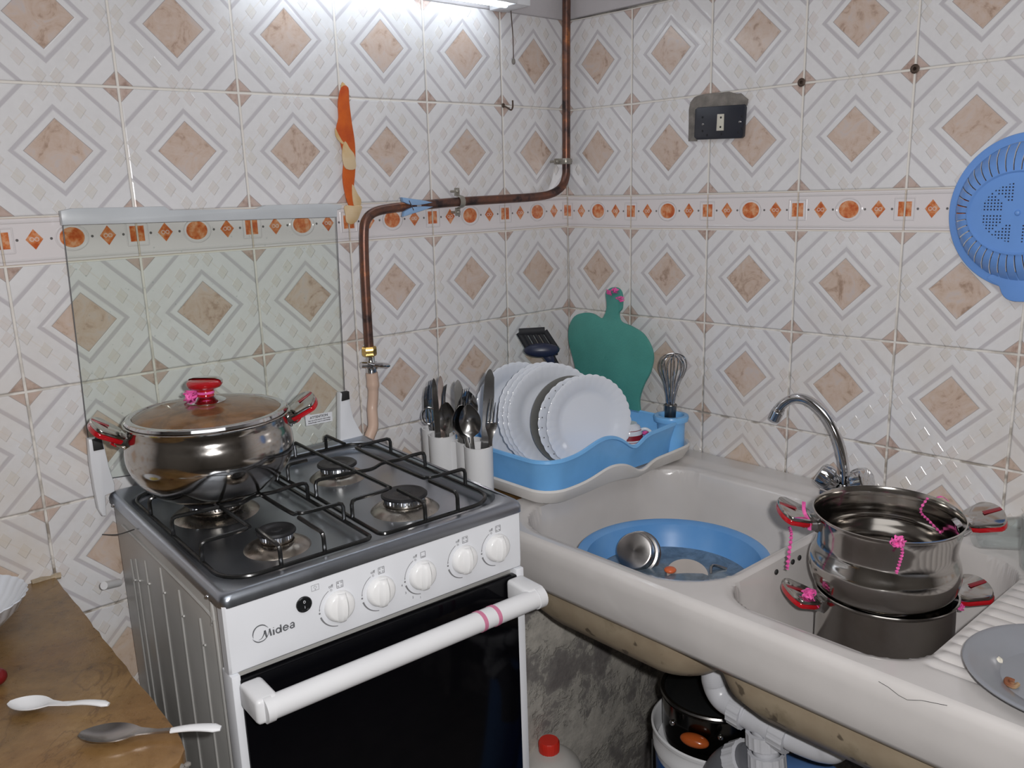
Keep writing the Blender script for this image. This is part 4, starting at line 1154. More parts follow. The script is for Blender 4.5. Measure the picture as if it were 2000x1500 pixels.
# blade built as a frame with bars, leaving real slots
def bar(a, b_, w): 
    (x0, y0), (x1, y1) = poly_on([a, b_], SPp); return MB().tube([(x0, y0, 0), (x1, y1, 0)], w, 8, flat=.35, up=(0, 0, 1))
bl = merge(bar((1013, 650), (1032, 682), .0062), bar((1014, 649), (1064, 646), .0085), bar((1064, 646), (1089, 684), .0062), bar((1030, 683), (1090, 686), .0090))
for f in (.20, .40, .60, .80): bl = merge(bl, bar((1011 + 53 * f, 648), (1031 + 56 * f, 684), .0045))
t.part('slotted_blade', bl, M_NYLON)
t.part('handle', MB().tube([(*poly_on([(1075, 686)], SPp)[0], -.004), (*poly_on([(1098, 730)], SPp)[0], -.01), (*poly_on([(1112, 790)], SPp)[0], -.014)], .0045, 10, flat=.6), M_NYLON)
SP2 = SPp + FN * .024; F2 = FSp.copy(); F2.translation = SP2
t = Thing('serving_spoon', 'dark navy nylon serving spoon in front of the slotted turner', 'spoon', M=F2)
c0 = Vector((*poly_on([(1058, 684)], SP2)[0], 0))
t.part('spoon_bowl', MB().sphere(c0, .0400, 28, 14, (1.0, .40, .40)), M_NAVY)
t.part('handle', MB().tube(catmull([(*poly_on([q], SP2)[0], -.004) for q in ((1066, 692), (1076, 704), (1082, 722), (1084, 760), (1085, 790))], 4), [.010] * 5 + [.0065] * 12, 10, flat=.5), M_NAVY)

# ---------------- cutlery holder ----------------
CH = [(-.509, -.120), (-.530, -.170), (-.512, -.232), (-.531, -.281)]
hd = Thing('cutlery_holder', 'white plastic cutlery holder of four joined round cups, beside the cooker', 'cutlery holder', (-.52, -.20, .7425))
ztop = .8705
for i, (x, y) in enumerate(CH):
    zt = ztop - (.0 if i != 2 else .004)
    hd.part('cup', MB().lathe([(0, .0), (.0235, 0), (.0255, .004), (.0262, zt - .7425 - .002), (.0268, zt - .7425), (.0240, zt - .7425), (.0235, .006), (0, .005)], 48, M=TR(x, y, .7425)), M_WPLAS, local=False)
for a, b_ in zip(CH, CH[1:]):
    m_ = ((a[0] + b_[0]) / 2 + .006, (a[1] + b_[1]) / 2); d = Vector((b_[0] - a[0], b_[1] - a[1], 0)); ln = d.length
    ang = math.atan2(d.y, d.x)
    hd.part('web', MB().box(-ln / 2 + .022, ln / 2 - .022, -.012, .012, 0, .118, M=TR(m_[0], m_[1], .7425, rz=ang)), M_WPLAS, local=False)

def fork_mb(L=.19):
    m_ = plate_strip([(0, 0, .0045, 0, .002), (.05, .001, .0055, 0, .0022), (.11, .002, .0032, 0, .0026), (L - .068, .001, .0035, 0, .0024), (L - .058, -.002, .0075, .001, .0016), (L - .048, -.003, .0110, .0015, .0014), (L - .040, -.0025, .0115, .0015, .0013)], 7)
    for k in range(4):
        y = -.0095 + k * .00633
        m_.tube([(L - .041, y, -.0030), (L - .02, y, -.0015), (L, y * .92, .003)], [.0014, .0013, .0006], 6)
    return m_
def spoon_mb(L=.19, w=.021):
    s_ = [(0, 0, .0055, 0, .002), (.05, .001, .0055, 0, .0022), (.10, .002, .0035, 0, .0026), (L - .062, .001, .0034, 0, .0024)]
    for k in range(1, 12):
        u = k / 11; hw = w * math.sin(PI * min(.985, .12 + .87 * u)) ** .62; s_.append((L - .060 + .060 * u, -.001, hw, .0085 * math.sin(PI * u), .0011))
    return plate_strip(s_, 9)
def knife_mb(L=.21, w=.0095):
    return plate_strip([(0, 0, .007, 0, .004), (.07, 0, .0065, 0, .0045), (.085, 0, .006, 0, .003), (.10, 0, w, 0, .0016), (L - .05, 0, w, 0, .0013), (L - .015, .0, w * .85, 0, .001), (L - .004, 0, w * .45, 0, .0009), (L, 0, w * .12, 0, .0008)], 3)
def utensil(kind, mbf, label, tip, foot, cup, face=0.0, fwd=0.0, material=None, name=None):
    cpt = Vector((CH[cup][0], CH[cup][1], .8)) + FN * fwd
    T_ = onn(tip, cpt); Fp = onn(foot, cpt); d = (T_ - Fp).normalized()
    # keep the hidden end inside the cup
    e = Vector((CH[cup][0], CH[cup][1], .750)) + FN * (fwd * .45) + rV * max(-.010, min(.010, (Fp - cpt).dot(rV) * .5)); L = (T_ - e).length; d = (T_ - e).normalized()
    z = (FN * math.cos(face) + d.cross(FN) * math.sin(face))
    M = frame(T_ - d * L, d, z)
    single(name or kind, mbf(L), material or M_DULLST, label, kind, M=M, group='cutlery standing in the white holder')
utensil('fork', fork_mb, 'fork leaning furthest left in the cutlery holder', (832, 754), (838, 822), 0, 1.25)
utensil('fork', fork_mb, 'fork with upswept tip, second from the left in the holder', (840, 742), (846, 822), 0, 1.1, .006)
utensil('knife', lambda L: knife_mb(L, .0055), 'narrow table knife at the left of the cutlery holder', (847, 739), (853, 838), 1, .3, .012)
utensil('knife', lambda L: knife_mb(L, .0062), 'brownish table knife, tallest of the left cup', (860, 734), (858, 838), 1, .1, -.004, steel('tea_stained_steel', (.40, .33, .30), .25))
utensil('fork', fork_mb, 'thin fork seen edge-on behind the left cup spoons', (867, 752), (875, 838), 1, 1.35, -.006)
utensil('spoon', spoon_mb, 'dark spoon with bowl low over the left cup', (872, 786), (886, 842), 1, -.5, .010)
utensil('knife', lambda L: knife_mb(L, .0095), 'broad round-ended dark knife between the two groups', (894, 742), (884, 822), 2, .1, -.012, M_DARKST)
utensil('fork', fork_mb, 'bright fork seen from the side in the rear middle cup', (908, 758), (897, 838), 2, .9, -.004, M_CHROME)
utensil('spoon', spoon_mb, 'bright spoon partly hidden in the rear middle cup', (913, 764), (907, 850), 2, .4, -.010, M_CHROME)
utensil('spoon', spoon_mb, 'grey spoon leaning left over the front right cup', (900, 792), (918, 860), 3, .3, .008)
utensil('spoon', lambda L: spoon_mb(L, .020), 'large spoon with its bowl facing forward over the front right cup', (914, 790), (931, 862), 3, -.1, .016)
utensil('knife', lambda L: knife_mb(L, .0100), 'big pointed knife, tallest piece in the front right cup', (957, 721), (946, 866), 3, .0, -.004)
utensil('fork', lambda L: fork_mb(L), 'fork with four upright tines at the right of the holder', (964, 785), (950, 862), 3, .25, .006)
single('slotted_spoon', merge(MB().tube([(.013 * math.cos(a), .017 * math.sin(a), 0) for a in [i * PI / 10 for i in range(20)]], .0016, 6, closed=True), *[MB().tube([(x, -.014, 0), (x, .014, 0)], .0010, 5) for x in (-.006, 0, .006)], MB().tube([(0, -.017, 0), (.006, -.06, 0)], .0022, 6)), M_CHROME, 'small round slotted spoon low at the left of the holder', 'spoon', M=frame(onn((838, 812), Vector((CH[0][0], CH[0][1], .8)) + FN * .012), rV, FN), group='cutlery standing in the white holder')

# ---------------- gas pipe on the wall ----------------
GY = -.028
gp_ = [ony(GY, q)[0] for q in ((1107, -60), (1106, 100), (1106, 240), (1106, 318), (1105, 345), (1096, 366), (1075, 379), (1040, 385), (960, 390), (897, 394), (830, 400), (770, 406), (735, 413), (717, 427), (711, 452), (712, 520), (716, 600), (721, 680))]
g_ = single('copper_gas_pipe', MB().tube(catmull(gp_, 5), .0092, 18), M_COPPER, 'tarnished copper gas pipe bent along the tiled wall to the valve', 'pipe', loc=tuple(gp_[-1]), local=False)
M_ZINC = mat('zinc_plated_steel', (.34, .32, .28), .32, metal=.5)
def clamp(px, vertical, label):
    c = ony(GY, px)[0]; M = frame((c.x, -.014, c.z), (1, 0, 0) if vertical else (0, 0, 1), (0, -1, 0))
    t = Thing('pipe_clamp', label, 'clamp', M=M, group='pipe clamps screwed to the wall')
    # saddle strip: two ears and an arch over the pipe
    P = [(-.0275, 0, .006), (-.0145, 0, .006), (-.0125, 0, .010)] + [(-.0118 * math.cos(a), 0, .014 + .0118 * math.sin(a)) for a in [PI * i / 10 for i in range(11)]] + [(.0125, 0, .010), (.0145, 0, .006), (.0275, 0, .006)]
    t.part('saddle', MB().tube(P, .0068, 10, flat=.25, up=(0, 0, 1)).box(-.0285, -.012, -.0062, .0062, .0045, .0070, bev=.001).box(.012, .0285, -.0062, .0062, .0045, .0070, bev=.001), M_ZINC)
    for s_ in (-1, 1): t.part('clamp_screw', MB().sphere((s_ * .0215, 0, .0085), .0050, 12, 8, (1, 1, .7)).tube([(s_ * .0215, 0, -.014), (s_ * .0215, 0, .008)], .0028, 8), M_ZINC)
clamp((1105, 315), True, 'steel pipe clamp on the vertical pipe in the corner')
clamp((898, 394), False, 'steel pipe clamp on the horizontal run of pipe')
# clothes peg
pgc = ony(-.040, (812, 402))[0]; PM = frame(pgc, Vector((1, 0, .03)), Vector((0, -1, 0)))
pg = Thing('clothes_peg', 'pale blue plastic clothes peg clipped on the copper pipe', 'clothes peg', M=PM)
for s_ in (1, -1):
    q = [(-.034, .0185), (-.006, .0135), (.022, .0085), (.040, .0042), (.020, .0022), (.002, .0012), (-.010, .0020), (-.020, .0048), (-.031, .0095)]
    pts = [(x, y * s_) for x, y in q]
    if s_ > 0: pts = pts[::-1]
    pg.part('peg_half', MB().prism(pts, -.0045, .0045, bev=.0008), M_PEG)
pg.part('spring', MB().tube(catmull([(-.019, .0115, .0052), (-.010, -.008, .0056)], 3), .0010, 6).tube([(-.002, .0, .0054), (.009, 0, .0054)], .0018, 8), M_CHROME)
# valve and hose
vv_ = ony(GY, (721, 682))[0]
vl = Thing('gas_valve', 'brass and chrome gas valve between copper pipe and hose', 'valve', tuple(ony(GY, (725, 745))[0]))
def hexl(r0, zs): 
    return [(r0, z) for z in zs]
def hexm(r, z, a, j): return (r / math.cos(((a + PI / 6) % (PI / 3)) - PI / 6), z)
vl.part('brass_nut', MB().lathe([(0, .0), (.0105, 0), (.0125, .003), (.0125, .017), (.0105, .020), (0, .020)], 48, M=TR(vv_.x, vv_.y, vv_.z - .014), mod=hexm), M_BRASS, local=False)
vl.part('valve_barrel', MB().lathe([(0, -.062), (.0075, -.062), (.0085, -.050), (.0105, -.046), (.0105, -.030), (.0080, -.024), (.0080, -.012), (0, -.012)], 28, M=TR(vv_.x + .002, vv_.y, vv_.z - .0)), M_CHROME, local=False)
c1 = ony(GY - .004, (735, 713))[0]; c0_ = ony(GY, (705, 713))[0]
vl.part('valve_stub', MB().tube([c0_, c0_ + (c1 - c0_) * .35, c0_ + (c1 - c0_) * .4, c1], [.0062, .0062, .0080, .0080], 16), M_CHROME, local=False)
hA, hB = ony(GY - .016, (728, 712), (760, 714))
vl.part('valve_lever', MB().tube([hA, hA * .6 + hB * .4, hA * .15 + hB * .85, hB], [.0070, .0110, .0100, .0050], 14, flat=.55), M_CHROME, local=False)
hp = [ony(GY, q)[0] for q in ((726, 728), (728, 745), (729, 770), (727, 800), (720, 830), (710, 852), (703, 880))]
hp = [p + Vector((0, -.004 * i, 0)) if i > 3 else p for i, p in enumerate(hp)]
rad = [.0125, .0125, .0130] + [.0108] * 40
cps = catmull(hp, 5); rr_ = [.0122 if i < 6 else (.0128 if i < 8 else .0106) for i in range(len(cps))]
single('gas_hose', MB().tube(cps, rr_, 16), M_HOSE, 'pinkish beige rubber hose hanging from the gas valve behind the cooker', 'hose', loc=tuple(hp[-1]), local=False)

# ---------------- things on the walls ----------------
def wallpoly(pts, y0, th, sub=3):
    P = [ony(y0, q)[0] for q in pts]; C = catmull([(p.x, p.z, 0) for p in P], sub, True)
    return MB().prism([(c.x, c.y) for c in C], -y0, -y0 + th, bev=th * .3)
FL_ = Matrix(((1, 0, 0, 0), (0, 0, -1, 0), (0, 1, 0, 0), (0, 0, 0, 1)))
pe = Thing('orange_peel', 'long dried strip of orange peel hanging on the left wall tiles', 'peel', tuple(ony(-.004, (684, 436))[0]))
b0 = wallpoly([(666, 170), (679, 171), (681, 200), (686, 240), (692, 280), (693, 330), (690, 370), (697, 395), (692, 404), (680, 401), (672, 375), (668, 345), (670, 310), (664, 280), (656, 262), (656, 248), (660, 230), (659, 200)], -.004, .003)
pe.part('peel_strip', b0, M_PEEL, F=FL_)
for q, y0, th in (([(673, 276), (682, 290), (690, 300), (693, 312), (693, 330), (675, 330), (668, 312), (668, 292)], -.007, .003), ([(687, 360), (697, 378), (704, 390), (703, 402), (694, 408), (688, 392)], -.006, .003),
        ([(672, 402), (690, 402), (705, 402), (704, 412), (697, 430), (686, 438), (676, 434), (674, 420)], -.007, .003), ([(654, 250), (660, 262), (668, 276), (674, 280), (668, 282), (658, 272), (654, 262)], -.005, .0025), ([(668, 160), (679, 174), (666, 175)], -.004, .002)):
    pe.part('pith', wallpoly(q, y0, th), M_PITH, F=FL_, label='pale curled inner side')
h0 = ony(-.001, (983, 206))[0]
single('wall_hook', MB().tube(catmull([h0, h0 + Vector((.002, -.012, -.006)), h0 + Vector((.010, -.014, -.010)), h0 + Vector((.015, -.014, -.003)), h0 + Vector((.015, -.014, .010))], 5), .0018, 8).sphere(tuple(h0), .005, 10, 6, (1, .4, 1)), M_RUST, 'small bent rusty hook in the tile joint left of the corner', 'hook', loc=tuple(h0), local=False)
sA, sB = ony(-.012, (998, 22), (1003, 120))
sg = Thing('hanging_string', 'thin dark string with a small weight hanging from the lamp end', 'string', tuple(sB))
sg.part('string', MB().tube(catmull([sA + Vector((0, 0, .03)), sA, sA * .5 + sB * .5 + Vector((.002, 0, 0)), sB], 5), .0011, 6), M_RUST, local=False)
sg.part('weight', MB().sphere(tuple(sB), .0042, 12, 8, (1, 1, 1.6)), M_PATCH, local=False)
for px, lb in (((1566, 161), 'wall plug in the tile joint right of the socket'), ((1787.5, 134.5), 'wall plug in the tile joint above the blue colander')):
    p = onx(-.001, px)[0]
    single('wall_plug', MB().lathe([(.0075, 0), (.0078, .0015), (.0055, .003), (.003, .0025), (.0025, -.001), (0, -.001)], 12, M=Matrix.Rotation(-PI / 2, 4, 'Y')), M_RUST, 'round grey ' + lb, 'wall plug', loc=tuple(p), group='plugs left in the tile joints')
# socket
def polyx(pts, x0, th, bev=.0008, sub=0):
    P = [(-(q := onx(x0, p)[0]).y, q.z) for p in pts]
    if sub: P = [(c.x, c.y) for c in catmull([(a, b_, 0) for a, b_ in P], sub, True)]
    return MB().prism(P, -x0, -x0 + th, bev=bev)
wp = Thing('socket', 'black bakelite socket with ivory insert set in the right wall', 'socket', tuple(onx(0, (1410, 272))[0]))
sb_ = wp.part('back_box', polyx([(1363, 214), (1368, 210), (1458, 204), (1460, 210), (1456, 266), (1452, 270), (1366, 273), (1361, 268)], -.0005, .010, .002), M_SOCK, F=FB)
wp.part('insert', polyx([(1402, 223), (1415, 222.5), (1414, 255), (1400, 255.5)], -.010, .0022, .0006), M_IVORY, F=FB)
for q in ((1408, 229.5), (1407, 248)): wp.part('pin_hole', MB().sphere(tuple(onx(-.0122, q)[0]), .0022, 10, 6, (.35, 1, 1)), M_RUB, local=False)
for q in ((1373, 243), (1445, 238)): wp.part('fixing_screw', MB().sphere(tuple(onx(-.0108, q)[0]), .0030, 10, 6, (.5, 1, 1)), M_DULLST, local=False)
for q in ((1372, 229), (1372, 256), (1381, 264), (1409, 262), (1442, 258), (1449, 227), (1449, 251)): wp.part('moulded_stud', MB().sphere(tuple(onx(-.0106, q)[0]), .0024, 8, 5, (.4, 1, 1)), M_NYLON, local=False)
pt_ = Thing('cement_patch', 'rough grey cement patch showing around the black socket', 'patch', tuple(onx(0, (1348, 276))[0]))
pt_.part('patch', polyx([(1346, 276), (1347, 240), (1347, 215), (1350, 200), (1358, 190), (1364, 187), (1378, 184), (1392, 182), (1410, 181), (1425, 179), (1440, 183), (1448, 182), (1457, 190), (1462, 194), (1460, 206), (1440, 210), (1380, 214), (1366, 222), (1362, 276)], -.0004, .0035, .0006), M_PATCH, F=FB)
# colander
CX = -.055
cc_ = onx(CX, (1978, 414))[0]
KM = Matrix(((0, 0, -1, 0), (-1, 0, 0, 0), (0, 1, 0, 0), (0, 0, 0, 1))); cc_ = onx(-.008, (2003, 414))[0]; KM.translation = Vector((-.004, cc_.y, cc_.z))
co = Thing('colander', 'blue plastic colander hanging on the right wall, cut by the frame', 'colander', M=KM)
def oval(r, z, a, j): return (r, z)
OV = Matrix.Diagonal((.95, 1, 1, 1)); OVB = Matrix.Diagonal((1.16, 1, 1, 1))
NS = 44
def slotbowl():
    m_ = MB(); n = NS * 6
    prof = [(.0625, .0360), (.072, .0350), (.082, .031), (.092, .024), (.100, .015), (.106, .007)]
    for i in range(n):
        if i % 6 == 0: continue
        a0 = 2 * PI * i / n; a1 = 2 * PI * (i + 1) / n
        V = []
        for r, z in prof:
            
            ov = 1.16 + (.97 - 1.16) * (r - .0625) / (.106 - .0625)
            for a in (a0, a1): V.append((r * ov * math.cos(a), r * math.sin(a), z))
        F = [[2 * k, 2 * k + 1, 2 * k + 3, 2 * k + 2] for k in range(len(prof) - 1)]
        m_.add(V, F, 0)
    return m_
co.part('slotted_side', slotbowl(), M_BLUE2)
co.part('flange', MB().lathe([(.1065, .0075), (.110, .0060), (.116, .0062), (.1195, .0050), (.1205, .001), (.118, .0005), (.114, .003), (.108, .004), (.1065, .0065)], 120, M=OV), M_BLUE2)
bs = co.part('base', MB().lathe([(.0630, .0355), (.0640, .0390), (.0625, .0398), (.0600, .0372), (0, .0368)], 96, M=OVB), M_BLUE2)
co.part('centre_button', MB().lathe([(.0045, .0368), (.004, .0388), (.0025, .0402), (0, .0406)], 20), M_BLUE2, parent=bs)
hm = MB()
for i in range(-17, 18):
    for j in range(-12, 13):
        x, y = i * .0048, j * .0048; rr0 = math.hypot(x / 1.16, y)
        if rr0 > .057 or abs(i) < 2 or abs(j) < 1 or rr0 < .020: continue
        if abs(abs(x) / 1.16 - abs(y)) < .0035: continue
        hm.add([(x - .0011, y - .0011, .0371), (x + .0011, y - .0011, .0371), (x + .0011, y + .0011, .0371), (x - .0011, y + .0011, .0371)], [[0, 1, 2, 3]])
co.part('drain_hole', hm, M_NAVY, parent=bs, kind='stuff')
lobe = [(1930, 540), (1938, 550), (1948, 555), (1954, 560), (1958, 572), (1966, 582), (1980, 588), (2000, 589), (2030, 588), (2045, 575), (2045, 555), (2010, 535), (1960, 530)]
co.part('grip', polyx(lobe, -.006, .006, .002, 3), M_BLUE2, F=FB)
# lamp above the left wall
lt_ = Thing('tube_lamp', 'white fluorescent lamp fitting above the tiles, cut by the top frame', 'lamp', (-.50, -.06, 1.690))
lt_.part('housing', MB().box(-.82, -.195, -.100, -.008, 1.712, 1.765, bev=.004), M_WHITE, local=False)
lt_.part('tube', MB().tube([(-.80, -.062, 1.700), (-.235, -.062, 1.700)], .0085, 16), M_TUBE, local=False)
for x0, x1 in ((-.822, -.798), (-.237, -.196)): lt_.part('end_cap', MB().box(x0, x1, -.095, -.012, 1.6935, 1.766, bev=.003), M_WHITE, local=False)
lt_.part('diffuser_lip', MB().box(-.80, -.236, -.100, -.094, 1.694, 1.714, bev=.001), M_WHITE, local=False)
# ---------------- left worktop things ----------------
bc = Vector((-1.352, -.128, .7425))
bw = Thing('bowl', 'white scalloped bowl with a little yellow food, at the left frame edge', 'bowl', tuple(bc))
def bmod(r, z, a, j):
    k = max(0, (r / .09 - .55) / .45); s_ = abs(math.sin(15 * a)); return (r * (1 + .022 * (s_ - .5) * k), z)
bw.part('bowl_body', MB().lathe([(0, 0), (.040, 0), (.042, .004), (.060, .016), (.078, .034), (.0875, .050), (.0895, .052), (.0885, .0535), (.083, .048), (.074, .034), (.056, .016), (.038, .006), (0, .005)], 180, mod=bmod), M_PLATE)
single('yellow_food', MB().lathe([(.050, .0115), (.040, .014), (.018, .0165), (0, .016)], 40).lathe([(.050, .0115), (0, .0100)], 40), M_YEL, 'yellow oily leftovers in the white bowl on the left worktop', 'food', loc=tuple(bc))
def lay_spoon(name, label, a, b_, z, mats, bowlL, hw, handle_start, hh, arch=.006, tipw=.006):
    """spoon lying flat: bowl tip at pixel a, handle end at pixel b_"""
    A = onz(z, a)[0]; B = onz(z, b_)[0]; d = B - A; L = d.length; M = frame(A, d, (0, 0, 1)); M.translation = Vector((A.x, A.y, .7425))
    t = Thing(name, label, 'spoon', M=M)
    s_ = []
    for k in range(13):
        u = k / 12; s_.append((bowlL * u, .0085, max(.0012, hw * math.sin(PI * max(.03, min(.94, u * .93 + .03))) ** .6), .0072 * math.sin(PI * u), .0014))
    s_ += [(bowlL + (handle_start - bowlL) * .5, .0075, .0030, 0, .0022), (handle_start, .006 + arch * .5, .0034, 0, .0026)]
    t.part('spoon_bowl', plate_strip(s_), mats[0])
    hs = []
    for k in range(9):
        u = k / 8; x = handle_start - .004 + (L - handle_start + .004) * u
        hs.append((x, .0055 + arch * (math.sin(PI * (.15 + .75 * u))), (hh * (.7 + .4 * u)) if k < 8 else hh * .6, 0, .0062 if mats[1] is not mats[0] else .0028))
    t.part('handle', MB().tube([(h_[0], 0, h_[1]) for h_ in hs], [h_[2] for h_ in hs], 14, flat=.5, up=(0, 0, 1)), mats[1])
    return t
lay_spoon('plastic_spoon', 'white plastic spoon lying further back on the left worktop', (18, 1379), (213, 1380), .7465, (M_WPLAS, M_WPLAS), .052, .0150, .078, .0055, .004)
lay_spoon('steel_spoon', 'steel spoon with white handle, jutting over the worktop edge', (156, 1441), (432, 1427), .7465, (M_STEEL2, M_WPLAS), .066, .0185, .105, .0068, .004)
rp = onz(.752, (-6, 1324))[0]
single('red_onion', MB().sphere((0, 0, .011), .012, 20, 12, (1, 1, .9)).tube([(0, 0, .02), (.001, 0, .026)], .0015, 6), mat('dark_red_skin', (.16, .008, .010), .3), 'small dark red round thing just inside the left frame edge', 'vegetable', loc=(rp.x, rp.y, .7425))

# ---------------- draining board things ----------------
PP = (-.452, -1.240)
single('enamel_plate', MB().lathe([(0, .0), (.080, .0), (.088, .007), (.104, .013), (.114, .0165), (.1185, .017), (.1195, .019), (.117, .020), (.112, .0187), (.103, .0158), (.086, .0100), (.0785, .0034), (0, .0028)], 96), M_GPLATE, 'bluish white plate with crumbs on the draining board, cut by the right edge', 'plate', loc=(PP[0], PP[1], .7575))
cr_ = onz(.7625, (1949, 1289))[0]
cm = MB(); rr = random.Random(8)
for i in range(7): cm.sphere((rr.uniform(-.004, .004), rr.uniform(-.003, .003), rr.uniform(.0, .0025) + .001), rr.uniform(.0025, .004), 7, 5)
single('bread_crumb', cm, M_CRUMB, 'pale bread crumb on the bluish plate', 'crumb', loc=(cr_.x, cr_.y, .7612))
cr_ = onz(.7625, (1976, 1336))[0]; cm = MB()
cm.tube(catmull([(.007, 0, .002), (.003, .006, .004), (-.005, .004, .003), (-.006, -.004, .002), (.002, -.006, .003)], 5, False), .0026, 7).sphere((0, 0, .002), .0045, 8, 5, (1, 1, .5))
single('food_scrap', cm, M_BURNT, 'browned scrap of crust on the bluish plate, in front of the crumb', 'food scrap', loc=(cr_.x, cr_.y, .7612))
for q, wh in (((1931, 1289), 'left of the crumb'), ((1935, 1300), 'in front of the crumb, middle of three'), ((1945, 1311), 'nearest the browned scrap')):
    p = onz(.7625, q)[0]
    single('water_drop', MB().sphere((0, 0, 0), .0022, 10, 6, (1.4, 1, .5)), M_GLASS2, 'tiny clear water drop on the bluish plate, ' + wh, 'drop', loc=(p.x, p.y, .7618), group='water drops on the bluish plate')
gz = onz(ZS, (2002, 1112))[0]
gl_ = Thing('drinking_glass', 'clear drinking glass on the draining board, cut by the right frame edge', 'glass', (gz.x + .012, gz.y - .022, ZS + .001))
gl_.part('glass_body', MB().lathe([(0, 0), (.030, 0), (.032, .003), (.036, .075), (.0365, .080), (.0350, .080), (.031, .008), (.0, .006)], 56), M_GLASS2)
gz = onz(ZS + .03, (1976, 1042))[0]
Mg = TR(gz.x, gz.y, ZS + .030, rz=-.8) @ Matrix.Rotation(PI / 2, 4, 'Y')
single('glass_tumbler', MB().lathe([(.020, -.055), (.0225, -.05), (.028, .04), (.0285, .045), (.027, .045), (.021, -.045), (0, -.048), (0, -.055), (.020, -.055)], 48), M_GLASS2, 'clear tumbler lying on its side behind the drinking glass', 'glass', M=Mg)

# ---------------- under the sink ----------------
BU = (-.296, -.660)
bk = Thing('paint_bucket', 'white paint bucket with blue print standing under the sink', 'bucket', (BU[0], BU[1], 0))
ZB = .367; KB = .89
bkb = bk.part('bucket_shell', MB().lathe([(r * KB, z) for r, z in [(0, 0), (.112, 0), (.115, .004), (.131, ZB - .05), (.1315, ZB - .045), (.1365, ZB - .043), (.137, ZB - .030), (.1345, ZB - .026), (.1350, ZB - .008), (.1400, ZB - .006), (.1405, ZB), (.1370, ZB + .002), (.1335, ZB - .002), (.1300, ZB - .04), (.113, .008), (0, .006)]], 80), M_WPLAS)
bk.part('recessed_lid', MB().lathe([(0, .322), (.1135, .322), (.1145, .326), (.113, .3285), (0, .3285)], 64), M_WPLAS, parent=bkb)
bk.part('blue_print', MB().lathe([(.1180 * KB, .03), (.1315 * KB, ZB - .06), (.1317 * KB, ZB - .058)], 80), M_LABELB, parent=bkb)
bk.part('wire_bail', MB().tube(catmull([(BU[0] - .124 * rV.x, BU[1] - .124 * rV.y, ZB - .03), (BU[0] - .127 * rV.x + .03 * FN.x, BU[1] - .127 * rV.y + .03 * FN.y, ZB - .10), (BU[0] - .12 * rV.x + .09 * FN.x, BU[1] - .12 * rV.y + .09 * FN.y, ZB - .2)], 6), .0018, 6), M_RUB, parent=bkb, local=False)
# pot with lid and orange handles, sitting in the bucket mouth
LP_ = (-.292, -.646)
sl = Thing('saucepan', 'dark shiny saucepan with orange grip sitting in the bucket mouth', 'saucepan', (LP_[0], LP_[1], .3295), M=TR(LP_[0], LP_[1], .3295) @ Matrix.Scale(.87, 4))
slb = sl.part('pan_body', MB().lathe([(0, 0), (.098, 0), (.107, .008), (.110, .040), (.1105, .103), (.114, .106), (.1120, .108), (.107, .104), (.106, .04), (.100, .01), (0, .004)], 72), steel('blackened_pan_steel', (.09, .088, .085), .16))
hf = Vector((FN.x * .8 - rV.x * .50, FN.y * .8 - rV.y * .50, 0)).normalized()
Hm = frame(hf * .111 + Vector((0, 0, .072)), hf, (0, 0, 1))
gg = sl.part('side_grip', MB().sphere((.014, 0, -.006), .030, 28, 14, (.55, 1.0, .42)), M_ORNG, F=sl.M @ Hm)
for s_ in (-1, 1): sl.part('rivet', MB().sphere((.004 + .0, s_ * .050, .012), .0065, 14, 8), M_CHROME, parent=slb, F=sl.M @ Hm)
lidp = Thing('pot_lid', 'black saucepan lid with steel rim lying on the pan in the bucket', 'lid', M=TR(LP_[0], LP_[1], .4235) @ Matrix.Scale(.87, 4))
lidp.part('lid_plate', MB().lathe([(.108, .006), (.100, .012), (.07, .018), (.03, .021), (0, .0215)], 64).lathe([(.108, .006), (.06, .008), (0, .009)], 64), M_BLACK)
lidp.part('steel_rim', MB().lathe([(.1065, .002), (.1145, .002), (.1165, .005), (.1140, .0085), (.1080, .0088), (.1060, .006), (.1065, .002)], 80), M_DARKST)
lidp.part('lid_knob', MB().lathe([(.010, .020), (.008, .027), (.015, .034), (.014, .039), (0, .040)], 28), M_BLACK)

# waste pipes
WX_ = -.43
def wp_(px, x=WX_): return onx(x, px)[0]
dr_ = Thing('waste_pipe', 'white plastic waste pipe assembly joining both sink bowls', 'pipe', tuple(wp_((1498, 1500))))
P = [wp_(q) for q in ((1398, 1310), (1398, 1335), (1412, 1362), (1440, 1380), (1462, 1392))]
dr_.part('left_elbow', MB().tube(catmull([P[0] + Vector((.03, 0, .05))] + P, 6), .0215, 24), M_PVC, local=False)
P2_ = [wp_(q) for q in ((1440, 1384), (1540, 1440))]
dr_.part('cross_tube', MB().tube(P2_, .0215, 24), M_PVC, local=False)
P3 = [wp_(q) for q in ((1530, 1432), (1570, 1450), (1610, 1462), (1636, 1455))]
dr_.part('right_elbow', MB().tube(catmull(P3 + [P3[-1] + Vector((.02, -.02, .05))], 6), .0205, 24), M_PVC, local=False)
V0, V1 = wp_((1492, 1405)), wp_((1500, 1530))
dr_.part('down_pipe', MB().tube([V0, V1], .0205, 24), M_PVC, local=False)
def collar(c, d, r, L):
    d = Vector(d).normalized(); M = frame((0, 0, 0), d.orthogonal(), d); M.translation = c
    def ml(rr_, z, a, j): return (rr_ * (1 + .035 * (math.cos(16 * a) > .2)), z) if rr_ > r * .9 else (rr_, z)
    return MB().lathe([(r * .8, -L / 2), (r, -L / 2), (r * 1.02, L / 2), (r * .8, L / 2)], 128, M=M, mod=ml)
dX = (P2_[1] - P2_[0])
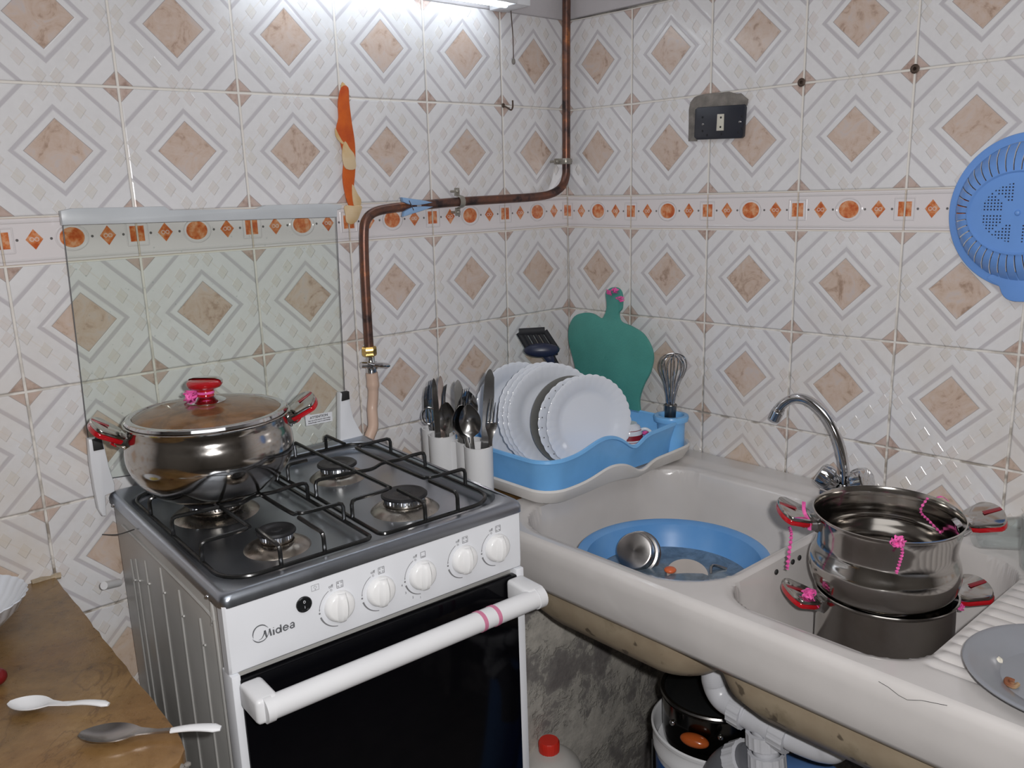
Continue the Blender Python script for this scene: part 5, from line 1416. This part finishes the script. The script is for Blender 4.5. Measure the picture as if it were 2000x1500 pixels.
for px, d, r, L in (((1446, 1387), dX, .0265, .022), ((1529, 1432), dX, .0265, .026), ((1494, 1440), V1 - V0, .0285, .022), ((1498, 1482), V1 - V0, .0285, .024)):
    dr_.part('ribbed_nut', collar(wp_(px), d, r, L), M_PVC, local=False)
G0 = wp_((1402, 1500), WX_ - .01); G1 = wp_((1465, 1484), WX_ - .01)
dr_.part('grey_coupling', MB().tube(catmull([G0 + Vector((0, .01, -.10)), G0 + Vector((0, 0, -.02)), G0 * .6 + G1 * .4 + Vector((0, 0, .006)), G1], 6), .026, 28), M_PVCG, local=False, label='grey rubber coupling')
dr_.part('ribbed_nut', collar(wp_((1448, 1486), WX_ - .01), G1 - G0, .031, .026), M_PVC, local=False)
bc_ = wp_((1572, 1525), -.33)
bt = Thing('blue_container', 'light blue rounded container standing under the sink right of the pipes', 'container', (bc_.x, bc_.y, 0))
bt.part('container_body', MB().lathe([(0, 0), (.060, 0), (.066, .006), (.070, bc_.z - .02), (.066, bc_.z + .004), (.058, bc_.z + .010), (0, bc_.z + .014)], 48), M_BLUE2)
# plastic jug with red cap
jc = Vector((-.455, -.372, 0))
jz = onn((1072, 1454), jc).z
jg = Thing('plastic_jug', 'translucent white jug with red cap on the floor beside the cooker', 'jug', tuple(jc))
jg.part('jug_body', MB().lathe([(0, 0), (.064, 0), (.068, .005), (.068, jz - .075)] + arcprof([(.068, jz - .075), (.062, jz - .045), (.040, jz - .022), (.019, jz - .015)], 5) + [(.017, jz - .008), (0, jz - .008)], 56), mat('milky_plastic', (.55, .53, .50), .35))
def capm(r, z, a, j): return (r * (1 + .03 * (math.cos(30 * a) > 0)), z) if j in (1, 2) else (r, z)
jg.part('red_cap', MB().lathe([(0, jz - .014), (.0200, jz - .013), (.0205, jz + .006), (.0185, jz + .010), (0, jz + .011)], 120, mod=capm), M_REDC)
# posts behind
struct('trim_5', MB().box(-.06, -.03, -1.03, -1.0, 0, .60), M_RUST)
struct('trim_6', MB().box(-.06, -.03, -1.15, -1.12, 0, .60), M_RUST)
